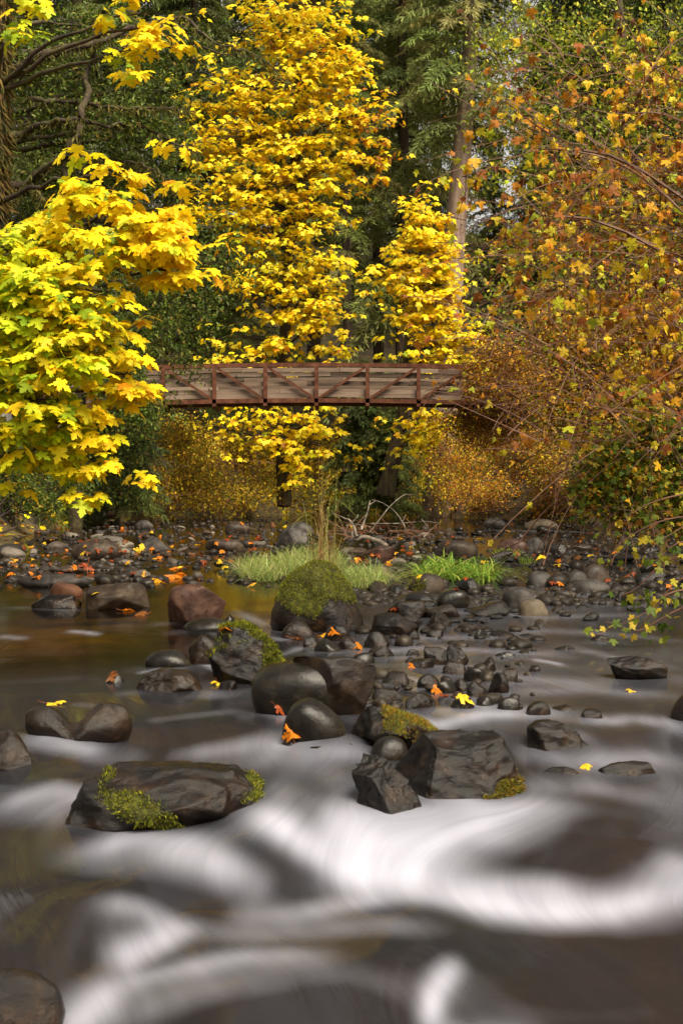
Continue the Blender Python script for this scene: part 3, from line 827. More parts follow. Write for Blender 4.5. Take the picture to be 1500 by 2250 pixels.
riff = np.clip((20 - WY) / 12, 0.1, 1) * np.clip((WX + 1.6) / 1.6, 0.25, 1)
WZ = WZ + rip * np.where(WY < 9, 0.016, 0.008) * riff
base = np.interp(WY, [0, 5, 7, 9, 14, 22, 40], [.02, .02, .02, .02, .01, .0, 0.0]) * np.clip(np.maximum((WX + 1.2) / 1.6, (6.9 - WY) / .8), 0.12, 1)
base = base * (1 + .35 * sines(np.column_stack([WX.ravel() * 2.2, WY.ravel() * 2.6]), 33, 1.0, 3).reshape(WX.shape))
foam = (foam * np.interp(WY, [4, 7, 8.5], [.92, .85, .6])) ** 1.3
foam = 1 - (1 - foam) * (1 - np.clip(base, 0, .4))
lum_foam = np.clip(lum_foam, 0, .95)
kb = np.exp(-.5 * (np.arange(-22, 23) / 9.0) ** 2); kb /= kb.sum()
lum_foam = np.apply_along_axis(lambda v: np.convolve(np.pad(v, 22, mode='edge'), kb, 'valid'), 1, lum_foam)
foam = np.clip(1 - (1 - foam) * (1 - .42 * lum_foam), 0, .97)
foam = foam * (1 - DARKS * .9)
ks = np.exp(-.5 * (np.arange(-9, 10) / 3.0) ** 2); ks /= ks.sum()
near = np.apply_along_axis(lambda v: np.convolve(np.pad(v, 9, mode='edge'), ks, 'valid'), 0, foam)   # drawn out along the flow
bl = np.clip((8.9 - WY - .35 * np.sin(WX * 1.7)) / 1.6, 0, 1)
bl = bl * bl * (3 - 2 * bl)
foam = foam * (1 - bl) + np.clip((near - .03) * 1.08, .03, .97) * bl
n = WX.shape[1]
i = np.arange(WX.shape[0] - 1)[:, None] * n + np.arange(n - 1)[None, :]
WF = np.stack([i, i + 1, i + n + 1, i + n], axis=-1).reshape(-1, 4)
m, nt, out = new_mat('stream_water')
at = N_(nt, 'ShaderNodeAttribute', attribute_name='foam')
ar = N_(nt, 'ShaderNodeAttribute', attribute_name='gloss')
ps = N_(nt, 'ShaderNodeAttribute', attribute_name='psi')
ph = N_(nt, 'ShaderNodeAttribute', attribute_name='phi')
cb = N_(nt, 'ShaderNodeCombineXYZ')
nt.links.new(ps.outputs['Fac'], cb.inputs[0])
nt.links.new(ph.outputs['Fac'], cb.inputs[1])
mp = N_(nt, 'ShaderNodeMapping')
mp.inputs['Scale'].default_value = (11.0, 0.6, 1.0)
nt.links.new(cb.outputs[0], mp.inputs['Vector'])
nz = N_(nt, 'ShaderNodeTexNoise', Scale=1.0, Detail=4.0, Roughness=0.6, Distortion=0.25)
nt.links.new(mp.outputs[0], nz.inputs['Vector'])
mr = N_(nt, 'ShaderNodeMapRange')
mr.inputs[1].default_value, mr.inputs[2].default_value = 0.3, 0.7
mr.inputs[3].default_value, mr.inputs[4].default_value = 0.84, 1.16
nt.links.new(nz.outputs['Fac'], mr.inputs[0])
mul = N_(nt, 'ShaderNodeMath', operation='MULTIPLY', use_clamp=True)
nt.links.new(at.outputs['Fac'], mul.inputs[0])
nt.links.new(mr.outputs[0], mul.inputs[1])
bp = N_(nt, 'ShaderNodeBump', Strength=0.12, Distance=0.02)
nt.links.new(nz.outputs['Fac'], bp.inputs['Height'])
tr = N_(nt, 'ShaderNodeBsdfTransparent', Color=(.66, .47, .17, 1))
aa = N_(nt, 'ShaderNodeAttribute', attribute_name='amber')   # still amber pool water or clouded riffle water
tm = N_(nt, 'ShaderNodeMix', data_type='RGBA')
tm.inputs[6].default_value = (.27, .185, .12, 1)
tm.inputs[7].default_value = (.74, .57, .17, 1)
nt.links.new(aa.outputs['Fac'], tm.inputs[0])
nt.links.new(tm.outputs[2], tr.inputs['Color'])
gl = N_(nt, 'ShaderNodeBsdfGlossy', Color=(.7, .7, .71, 1))
nt.links.new(ar.outputs['Fac'], gl.inputs['Roughness'])
nt.links.new(bp.outputs[0], gl.inputs['Normal'])
fr = N_(nt, 'ShaderNodeFresnel', IOR=1.33)
nt.links.new(bp.outputs[0], fr.inputs['Normal'])
m1 = N_(nt, 'ShaderNodeMixShader')
nt.links.new(fr.outputs[0], m1.inputs[0])
nt.links.new(tr.outputs[0], m1.inputs[1])
nt.links.new(gl.outputs[0], m1.inputs[2])
fo = N_(nt, 'ShaderNodeBsdfPrincipled', Roughness=0.45)
fo.inputs['Base Color'].default_value = (.45, .46, .555, 1)
fo.inputs['Specular IOR Level'].default_value = 0.3
m2 = N_(nt, 'ShaderNodeMixShader')
nt.links.new(mul.outputs[0], m2.inputs[0])
nt.links.new(m1.outputs[0], m2.inputs[1])
nt.links.new(fo.outputs[0], m2.inputs[2])
nt.links.new(m2.outputs[0], out.inputs['Surface'])
M['water'] = m
gloss = np.interp(WY, [0, 7, 12, 25, 45, 60], [.1, .1, .1, .09, .06, .05])
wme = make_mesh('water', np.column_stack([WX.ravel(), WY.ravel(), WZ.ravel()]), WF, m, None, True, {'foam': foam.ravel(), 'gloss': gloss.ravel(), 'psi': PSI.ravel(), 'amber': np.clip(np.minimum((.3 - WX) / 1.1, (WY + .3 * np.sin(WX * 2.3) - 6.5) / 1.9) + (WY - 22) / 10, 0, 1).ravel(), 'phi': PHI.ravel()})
water = tag(add_obj('water', wme), 'silky flowing stream water with white cascades', None, None, 'structure')

# --- cobbles of the gravel bar (shared shapes)
cob = []
for k in range(10):
    V, Fc, c = rock_shape(auto_poly(2, 1.25, 300 + k, 0, .0 if k % 3 else .4), .8, [3.5, 9, 6, 12][k % 4], 300 + k, 3, .04)
    V = V - (V.max(axis=0) + V.min(axis=0)) / 2
    V[:, 2] /= np.ptp(V[:, 2]) / 1.25
    cob.append(make_mesh('cobble', V, Fc, M['cobble'], None, True))


def try_cobble(x, y, r_, gap=.75):
    for (a, b, c) in placed:
        if (a - x) ** 2 + ((b - y)) ** 2 < ((c + r_) * gap) ** 2:
            return False
    placed.append((x, y, r_))
    return True


r = np.random.default_rng(77)
ZONES = [  # px range, row range, how many, width px, label, group, wet
    (0, 300, 1168, 1275, 46, (26, 72), 'rounded cobble of the gravel bar beside the large brown boulder', 'cobbles of the bar at left', 0),
    (0, 330, 1142, 1172, 26, (18, 40), 'small far cobble at the left end of the bar', 'far cobbles at left', 0),
    (300, 610, 1145, 1275, 46, (20, 52), 'rounded cobble of the gravel bar left of the fine grass', 'cobbles left of the grass', 0),
    (760, 1000, 1165, 1260, 34, (20, 56), 'cobble of the gravel bar around the driftwood', 'cobbles around the driftwood', 0),
    (1000, 1300, 1160, 1250, 46, (20, 58), 'rounded dark cobble of the bar behind the bladed grass', 'cobbles behind the bladed grass', 1),
    (1290, 1500, 1170, 1345, 40, (24, 60), 'dark cobble of the bar under the overhanging branch', 'cobbles under the overhanging branch', 1),
    (830, 1300, 1290, 1375, 44, (26, 62), 'dark wet cobble on the near edge of the bar', 'cobbles on the near edge of the bar', 1),
]
for (x0, x1, r0, r1, cnt, (w0, w1), lab, grp, wet) in ZONES:
    k = tries = 0
    while k < cnt and tries < 3000:
        tries += 1
        a, b = r.uniform(x0, x1), r.uniform(r0, r1)
        wpx = (w0 * .75 + (w1 * 1.25 - w0 * .75) * r.uniform() ** 1.8) * (0.6 + 0.55 * (b - 1140) / 160)
        x, y = on_water(a, b)
        rr = wpx / F * y / 2
        if not try_cobble(x, y, rr):
            continue
        o = add_obj('cobble', cob[r.integers(10)], None, (x, y, float(zw0(x, y)) + rr * r.uniform(-.05, .25)))
        o.scale = (rr, rr * r.uniform(.7, 1.0), rr * r.uniform(.42, .92))
        o.rotation_euler = (r.normal() * .18, r.normal() * .18, r.uniform(0, 6.28))
        if wet:
            o.material_slots[0].link = 'OBJECT'
            o.material_slots[0].material = M['wetcobble']
        tag(o, lab, 'stone', grp)
        k += 1
# --- pebbles and small stones nobody could count
acc = Acc()
U2, F2 = ico(1)
U3, F3 = ico(2)
for k in range(4320):
    if k < 4200:
        a, b = r.uniform(-60, 1560), 1142 + 190 * r.uniform() ** 1.5
        if 1240 < b and 300 < a < 600 and r.uniform() < .6: continue
        if b > 1290 and a < 780: continue
        if b < 1160 and 640 < a < 1030: continue
    else:
        a, b = r.uniform(780, 1180), r.uniform(1380, 1560)
    x, y = on_water(a, b)
    rr = (.018 + .075 * r.uniform() ** 1.6) * (1.0 if y > 9 else .55) * (1 + .5 * (r.uniform() < .1))
    q = (U3 if y < 16 else U2) * np.array([1, r.uniform(.7, 1), r.uniform(.45, .8)]) * rr
    q = q * (1 + .24 * sines(q / rr, k, 1.5, 2))[:, None]
    t = r.uniform(0, 6.28)
    q = q @ np.array([[math.cos(t), -math.sin(t), 0], [math.sin(t), math.cos(t), 0], [0, 0, 1]])
    acc.add(q + [x, y, float(zw0(x, y)) + rr * r.uniform(-.35, .25)], F3 if y < 16 else F2)
po = acc.build('pebbles', M['pebble'], None, True)
tag(po, 'small pebbles and gravel filling the bar between the cobbles', None, None, 'stuff')

# ------------------------------------------------------------------ fallen leaves lying on rocks and bar
LCOL = {'orange': (.62, .2, .012), 'redbrown': (.3, .06, .012), 'yellow': (.75, .52, .03), 'brown': (.2, .075, .02), 'gold': (.7, .36, .02)}
fl = {}
for cname, c in LCOL.items():
    for sh in range(3):
        T, Fc = [MAPLE_FINE, MAPLE_CURL, MAPLE_FINE][sh]
        T = T.copy()
        T[:, 2] += .12 * np.sin(T[:, 0] * 5 + sh) + .1 * np.sin(T[:, 1] * 4 + sh * 2)
        T[:, 1] -= .4
        a = Acc()
        a.add(T, Fc, np.array(c) * (1 + .15 * np.sin(np.arange(len(T)) * 1.7))[:, None])
        tv, tf = tube(np.array([[0, -.38, 0], [.03, -.65, .05], [.1, -.95, .16]]), [.012, .01, .012], 4)
        a.add(tv, tf, (.45, .12, .03))
        fl[cname, sh] = make_mesh('fallen_leaf', np.concatenate(a.V), [np.concatenate(v) for v in a.F.values()], M['deadleaf'], np.concatenate(a.C))
bpy.context.view_layer.update()
dg = bpy.context.evaluated_depsgraph_get()


def fallen(px, py, size_px, cname, label, group='fallen maple leaves', sh=None, tilt=.12):
    d = Vector(P(px, py, 10) - np.array([0, 0, CZ])).normalized()
    ok, loc, nn, idx, ob, mw = scene.ray_cast(dg, Vector((0, 0, CZ)), d)
    if not ok:
        return None
    y = loc.y
    s = size_px / F * y * .7
    nn = (nn * .6 + Vector((0, -.06, .8)) + Vector(r.normal(size=3) * tilt)).normalized()
    q = nn.to_track_quat('Z', 'Y') @ Quaternion((0, 0, 1), r.uniform(0, 6.28))
    o = add_obj('fallen_leaf', fl[cname, int(r.integers(3)) if sh is None else sh], None, loc + nn * s * .09)
    o.rotation_mode = 'QUATERNION'
    o.rotation_quaternion = q
    o.scale = (s, s, s)
    return tag(o, label, 'leaf', group)


for a in [(385, 1268, 62, 'orange', 'orange maple leaf propped on the bar above the pitted reddish boulder'), (350, 1280, 60, 'gold', 'golden leaf lying left of the propped orange leaf'),
          (712, 1398, 52, 'gold', 'golden orange leaf on stones below the tall mossy boulder'), (735, 1388, 40, 'orange', 'orange leaf overlapping the golden one below the mossy boulder'), (655, 1405, 44, 'brown', 'brown curled leaf on the knobbly brown stone'),
          (283, 1343, 40, 'orange', 'small orange leaf in front of the broad grey brown boulder'), (310, 1352, 44, 'brown', 'brown leaf awash in front of the broad grey brown boulder'),
          (640, 1610, 62, 'orange', 'orange leaf stuck to the egg shaped boulder'), (615, 1560, 40, 'redbrown', 'red brown leaf wedged beside the round boulder'),
          (1020, 1538, 56, 'yellow', 'yellow leaf draped on a low black rock midstream'), (960, 1520, 44, 'orange', 'bright orange leaf in the midstream rock cluster'), (975, 1530, 36, 'redbrown', 'dark red leaf beside the bright orange one midstream'),
          (122, 1548, 56, 'yellow', 'yellow leaf on the two lobed brown rock'), (245, 1488, 44, 'brown', 'brown leaf stranded in the left pool'), (480, 1505, 44, 'yellow', 'yellow leaf below the mossy log shaped rock'),
          (1285, 1688, 44, 'yellow', 'yellow leaf between the two low ledges at right'), (868, 1338, 34, 'redbrown', 'red leaf on a black stone right of the mossy boulder'), (495, 1382, 40, 'orange', 'orange leaf on top of the mossy log shaped rock'),
          (786, 1420, 34, 'orange', 'orange leaf at the left of the midstream cluster'), (210, 1306, 30, 'yellow', 'small yellow leaf stuck on the broad grey brown boulder'), (905, 1465, 30, 'orange', 'small orange leaf on black stones midstream'),
          (1385, 1520, 30, 'yellow', 'yellow leaf floating in the right hand riffle'), (440, 1272, 30, 'brown', 'brown leaf on the bar above the pitted reddish boulder'),
          (550, 1290, 44, 'gold', 'curled golden leaf at the foot of the mossy boulder'), (310, 1210, 44, 'yellow', 'yellow leaf on the bar beside the pale grey angular stone'), (190, 1250, 46, 'redbrown', 'dark red leaf among cobbles of the left bar')]:
    fallen(*a)
for (x0, x1, r0, r1, cnt, lab, grp) in [
    (0, 330, 1150, 1270, 70, 'maple leaf fallen on the gravel bar at left', 'leaves fallen on the left of the bar'),
    (330, 640, 1150, 1260, 50, 'maple leaf fallen on the gravel bar left of the grass', 'leaves fallen left of the grass'),
    (740, 1000, 1155, 1270, 44, 'maple leaf fallen around the driftwood', 'leaves fallen around the driftwood'),
    (1000, 1500, 1150, 1300, 36, 'maple leaf fallen on the right of the bar', 'leaves fallen on the right of the bar')]:
    for k in range(cnt):
        b = r.uniform(r0, r1)
        fallen(r.uniform(x0, x1), b, r.uniform(13, 25) * (.7 + .5 * (b - 1150) / 120), ['orange', 'redbrown', 'yellow', 'brown', 'gold', 'redbrown', 'brown', 'orange'][r.integers(8)], lab, grp)

# ------------------------------------------------------------------ footbridge
BY, BX, PW = 45.0, (695 - 750) / F * 45.0, 112 / F * 45.0


def row(rw, Y=BY):
    return CZ - (rw - HY) / F * Y


def camber(x):
    return -0.003 * (x - BX) ** 2


NP = 6
bridge = empty('footbridge', (BX, BY, row(880) - 2.0))
tag(bridge, 'rusty steel truss footbridge with grey timber side boards over the stream', 'bridge')
borg = np.array(bridge.location)


def beam(name, a, b, w, h, mat, parent=bridge):
    """Box from a to b with width w (across y) and height h; its ends are square to its length."""
    a, b = np.array(a, float), np.array(b, float)
    d = b - a
    L = np.linalg.norm(d)
    x = d / L
    y = np.array([0, 1.0, 0]) if abs(x[1]) < .9 else np.array([1.0, 0, 0])
    z = nrm(np.cross(x, y))
    acc = Acc()
    box(acc, (a + b) / 2 - borg, (L, w, h), None, np.column_stack([x, y, z]))
    me = make_mesh(name, np.concatenate(acc.V), np.concatenate(acc.F[4]), mat)
    return add_obj(name, me, parent)


def chord(name, yy, z0, w, h):
    xsb = BX + np.arange(-NP, NP + 1) * PW
    acc = Acc()
    V = []
    for x in xsb:
        z = z0 + camber(x)
        V += [[x, yy - w / 2, z - h / 2], [x, yy + w / 2, z - h / 2], [x, yy + w / 2, z + h / 2], [x, yy - w / 2, z + h / 2]]
    Fq = []
    for i in range(len(xsb) - 1):
        for j in range(4):
            Fq.append([i * 4 + j, i * 4 + (j + 1) % 4, i * 4 + 4 + (j + 1) % 4, i * 4 + 4 + j])
    Fq += [[0, 3, 2, 1], [len(V) - 4, len(V) - 3, len(V) - 2, len(V) - 1]]
    me = make_mesh(name, np.array(V) - borg, np.array(Fq), M['steel'])
    return add_obj(name, me, bridge)


ZT, ZB = row(801.5), row(880)
for side, yy in ((0, BY), (1, BY + 1.75)):
    chord('top_rail', yy, ZT, .13, .13)
    chord('bottom_chord', yy, ZB, .13, .14)
    for k in range(-NP, NP + 1):
        x = BX + k * PW
        c = camber(x)
        beam('post', (x, yy - .004, ZB - .17 + c), (x, yy - .004, ZT - .066 + c), .122, .13, M['steel'])
    for k in range(-NP, NP):
        xa, xb = BX + k * PW + .1, BX + (k + 1) * PW - .1
        za, zb = (ZT - .09, ZB + .09) if k < 0 else (ZB + .09, ZT - .09)
        beam('diagonal_brace', (xa, yy - .01, za + camber(xa)), (xb, yy - .01, zb + camber(xb)), .08, .085, M['steel'])
rb = np.random.default_rng(5)
for yy, rows_ in ((BY + .10, [(823, 9), (841.5, 9.5), (858, 10), (869, 9)]), (BY + 1.65, [(813, 9), (833, 9), (851, 10), (866, 9)])):
    for rw, hp in rows_:
        x = BX - NP * PW - rb.uniform(0, 1.5)
        while x < BX + NP * PW:
            L = PW * rb.choice([2, 2, 3])
            xe = min(x + L, BX + NP * PW)
            zz = row(rw, yy) + rb.normal() * .012
            if xe - max(x, BX - NP * PW) > .4:
                xs_ = max(x, BX - NP * PW)
                beam('side_board', (xs_ + .008, yy + rb.uniform(0, .012), zz + camber(xs_)), (xe - .008, yy + rb.uniform(0, .012), zz + camber(xe) + rb.normal() * .008), .036, hp / F * yy * rb.uniform(.92, 1.08), M['board'])
            x = xe if xe < BX + NP * PW else x + 99
for k in range(-NP, NP + 1):
    x = BX + k * PW
    beam('floor_beam', (x, BY + .08, ZB - .16 + camber(x)), (x, BY + 1.67, ZB - .16 + camber(x)), .1, .16, M['steel'])
for k in range(-NP, NP):
    for yy in (BY + .4, BY + .9, BY + 1.4):
        xa, xb = BX + k * PW, BX + (k + 1) * PW
        beam('stringer', (xa, yy, ZB - .03 + camber(xa)), (xb, yy, ZB - .03 + camber(xb)), .08, .1, M['steel'])
nd = int(2 * NP * PW / .15)
dk = None
for k in range(nd):
    x = BX - NP * PW + (k + .5) * .15
    if x > BX + NP * PW: break
    acc = Acc()
    box(acc, np.array([x, BY + .875, ZB + .045 + camber(x)]) - borg, (.138, 1.5, .045))
    me = make_mesh('deck_plank', np.concatenate(acc.V), np.concatenate(acc.F[4]), M['deck'])
    add_obj('deck_plank', me, bridge)
for s in (-1, 1):
    acc = Acc()
    x = BX + s * (NP * PW + .5)
    gz = float(ground_z(x, BY))
    box(acc, (x, BY + .87, (gz - .6 + ZB - .45) / 2), (1.1, 2.8, ZB - .45 - gz + .6))
    box(acc, (x + s * .3, BY + .87, ZB - .05), (.5, 2.8, .8))
    o = acc.build('abutment', M['concrete'], bridge)

# ------------------------------------------------------------------ culvert at the left bank
cx, cy = on_water(235, 1140)
cy = 44.0
cx = (232 - 750) / F * cy
cul = empty('culvert', (cx, cy, .4))
tag(cul, 'grey concrete culvert block with a rusty pipe on the left bank', 'culvert')
acc = Acc()
box(acc, (cx - .18, cy, .72), (.42, .5, .75))
acc.build('headwall', M['concrete'], cul)
acc = Acc()
tv, tf = tube(np.array([[cx + .02, cy + .05, .78], [cx + .45, cy + .1, .77], [cx + .5, cy + .1, .77]]), [.2, .2, .17], 14)
acc.add(tv, tf)
acc.build('pipe', M['rust'], cul, True)

# ------------------------------------------------------------------ driftwood
def wood(name, label, Y, lines, mat, cat='driftwood', group=None):
    base = P(lines[0][0][0][0], lines[0][0][0][1], Y)
    root = empty(name, base)
    tag(root, label, cat, group)
    for k, (pts, r0, r1) in enumerate(lines):
        w = np.array([P(a, b, Y + dy) for a, b, dy in pts])
        c = catmull(w, 14)
        c += np.random.default_rng(k).normal(size=c.shape) * r0 * .12
        tv, tf = tube(c, np.linspace(r0, r1, len(c)) * .62, 7)
        acc = Acc()
        acc.add(tv, tf)
        acc.build('limb' if k else 'stem', M[mat], root, True)
    return root


wood('driftwood_branch', 'bleached forked driftwood branch lying on the gravel bar', 25.0, [
    ([(858, 1212, -.3), (835, 1190, -.1), (800, 1180, 0), (782, 1186, .05), (772, 1168, .1)], .085, .06),
    ([(784, 1180, 0), (778, 1160, .1), (770, 1145, .2), (755, 1138, .3), (728, 1128, .5)], .055, .015),
    ([(794, 1165, 0), (802, 1140, .2), (810, 1115, .3), (812, 1100, .4)], .04, .018),
    ([(770, 1150, .1), (785, 1135, .1), (786, 1130, .1)], .03, .012), ([(810, 1110, .3), (825, 1100, .4)], .018, .008)], 'driftwood')
wood('driftwood_twig', 'thin forked dead twigs sticking up right of the bleached branch', 24.0, [
    ([(812, 1170, 0), (850, 1120, .2), (880, 1092, .3), (892, 1087, .4), (912, 1086, .5)], .02, .006),
    ([(890, 1170, 0), (888, 1155, 0), (868, 1125, .2), (840, 1105, .3), (815, 1098, .3)], .022, .008),
    ([(885, 1145, 0), (890, 1132, .1)], .012, .005), ([(815, 1150, 0), (870, 1150, .1), (930, 1146, .1), (965, 1150, .2)], .016, .006),
    ([(930, 1180, -.1), (945, 1165, 0), (957, 1155, 0)], .016, .006), ([(925, 1140, .1), (945, 1168, 0), (930, 1182, 0)], .014, .008), ([(760, 1155, .2), (780, 1152, .2), (815, 1158, .2)], .016, .01)], 'driftwood')
wood('fallen_stick', 'dark weathered stick lying on the far left of the bar', 30.0, [([(-30, 1178, 0), (10, 1168, 0), (38, 1158, .1)], .06, .03)], 'darktwig', 'stick')
acc = Acc()
rt = np.random.default_rng(8)
for k in range(70):
    p = P(rt.uniform(740, 960), rt.uniform(1158, 1188), rt.uniform(23, 27))
    d = nrm(np.array([rt.normal(), rt.normal() * .6, abs(rt.normal()) * .35]))
    L = rt.uniform(.15, .6)
    tv, tf = tube(curve3(p, p + d * L * .5 + [0, 0, .06], p + d * L, 4), np.linspace(.01, .004, 4), 3)
    acc.add(tv, tf)
tag(acc.build('twigs', M['twig']), 'tangle of small dead twigs around the driftwood', None, None, 'stuff')


# ------------------------------------------------------------------ grasses
def blades(acc, base, d, L, bend, width, col, segs=4):
    n = len(base)
    d = nrm(d)
    side = nrm(np.cross(d, np.array([0, 0, 1.0]) + 1e-3) + 1e-6)
    hd = d.copy(); hd[:, 2] = 0
    hd = nrm(hd + 1e-6)
    rows_ = []
    for s in range(segs + 1):
        t = s / segs
        c = base + d * (L * t)[:, None] + hd * (bend * L * t * t * .6)[:, None] - np.array([0, 0, 1]) * (bend * L * t ** 2.2 * .75)[:, None]
        w = width * (1 - t ** 1.6) * .5 + .0004
        rows_.append(c - side * w[:, None])
        rows_.append(c + side * w[:, None])
    V = np.stack(rows_, axis=1).reshape(-1, 3)
    k = 2 * (segs + 1)
    o = (np.arange(n) * k)[:, None, None]
    q = np.array([[2 * s, 2 * s + 1, 2 * s + 3, 2 * s + 2] for s in range(segs)])[None]
    acc.add(V, (o + q).reshape(-1, 4), np.repeat(col, k, axis=0))


def tuft(name, label, spots, n, L, width, cols, wts, bend=(.3, 1.0), lean=.5, seed=0, zoff=0.0):
    r_ = np.random.default_rng(seed)
    acc = Acc()
    base = []
    for (px, py, rx, ry, w) in spots:
        m_ = int(n * w)
        for _ in range(m_):
            t, rr = r_.uniform(0, 6.28), math.sqrt(r_.uniform())
            x, y = on_water(px + rx * rr * math.cos(t), py + ry * rr * math.sin(t))
            base.append([x, y, float(zw0(x, y)) + .02 + zoff])
    base = np.array(base)
    d = r_.normal(size=base.shape) * lean
    d[:, 2] = 1
    blades(acc, base, d, r_.uniform(L[0], L[1], len(base)), r_.uniform(bend[0], bend[1], len(base)), r_.uniform(.7, 1.2, len(base)) * width, palette(cols, wts, len(base), .2, r_))
    o = acc.build(name, M['grass'])
    return tag(o, label, None, None, 'stuff')


tuft('fine_grass', 'soft fine green grass behind the tall mossy boulder', [(580, 1262, 60, 20, .4), (680, 1245, 80, 26, .4), (800, 1280, 55, 18, .2)], 4200, (.22, .45), .007,
     [(.24, .31, .07), (.36, .38, .14), (.15, .22, .04), (.36, .3, .13)], [4, 3, 2, 1], (.4, 1.2), .55, 3)
tuft('bladed_grass', 'bright green bladed grass tuft on the right of the bar', [(960, 1268, 50, 14, .5), (1040, 1272, 55, 14, .5)], 520, (.3, .6), .02,
     [(.15, .27, .03), (.27, .36, .05), (.09, .17, .02), (.4, .36, .09)], [4, 3, 2, 1], (.5, 1.3), .6, 4)
tuft('small_grass', 'small green grass sprigs among dark cobbles', [(1115, 1222, 30, 6, .6), (1160, 1240, 20, 5, .4)], 90, (.15, .3), .012, [(.2, .3, .03), (.36, .5, .06)], [1, 1], (.4, 1.0), .6, 5)
# tall dry stems growing beside the mossy boulder
acc = Acc()
rt = np.random.default_rng(31)
for k in range(46):
    x, y = on_water(rt.normal(712, 16), rt.normal(1345, 10))
    zb = 0.62
    h = rt.uniform(.35, 1.25) * (1 if rt.uniform() < .45 else .6)
    top = np.array([x + rt.normal() * .07, y + rt.normal() * .1, zb + h])
    pth = curve3(np.array([x, y, zb]), np.array([x + rt.normal() * .02, y, zb + h * .6]), top, 6)
    tv, tf = tube(pth, np.linspace(.0035, .0018, 6), 3)
    c = [(.34, .24, .08), (.28, .3, .08), (.22, .12, .04)][rt.integers(3)]
    acc.add(tv, tf, c)
    nb = rt.integers(2, 6)
    bp_ = pth[rt.integers(1, 6, nb)]
    blades(acc, bp_, rt.normal(size=(nb, 3)) * [.6, .6, .2] + [0, 0, .5], rt.uniform(.08, .25, nb), rt.uniform(.6, 1.5, nb), np.full(nb, .007), np.tile(np.array(c) * 1.2, (nb, 1)))
tag(acc.build('dry_grass_stems', M['grass']), 'tall thin dry grass stems rising from the mossy boulder', None, None, 'stuff')


# ------------------------------------------------------------------ trees and shrubs
def blob_world(b, Y):
    px, py, rx, ry = b[:4]
    yy = Y + (b[4] if len(b) > 4 else 0)
    return P(px, py, yy), np.array([rx / F * yy, .8 * (rx + ry) / 2 / F * yy, ry / F * yy])


def in_blob(c, rad, n, r_, shell=2.2):
    d = nrm(r_.normal(size=(n, 3)))
    return c + d * rad * (r_.uniform(size=(n, 1)) ** (1 / shell))


def leaf_parts(root, pos, d, n, size, col, tpl, mat, sel):
    """The leaves that show largest, each an object of its own; their shapes and hues are shared."""
    T, Fc = tpl
    R = frames(d[sel], n[sel])
    key = col[sel][:, 0] / (col[sel][:, 1] + .01)
    order = np.argsort(key)
    bins = np.array_split(order, 14)
    org = np.array(root.location)
    for b in bins:
        if not len(b):
            continue
        cc = np.tile(col[sel][b].mean(axis=0), (len(T), 1))
        me = make_mesh('leaf', T, Fc, mat, cc)
        for j in b:
            o = bpy.data.objects.new('leaf', me)
            COL.objects.link(o)
            o.parent = root
            mw = Matrix.Identity(4)
            Rm = R[j] * size[sel][j]
            for a in range(3):
                for e in range(3):
                    mw[a][e] = Rm[a, e]
                mw[a][3] = pos[sel][j][a] - org[a]
            o.matrix_basis = mw


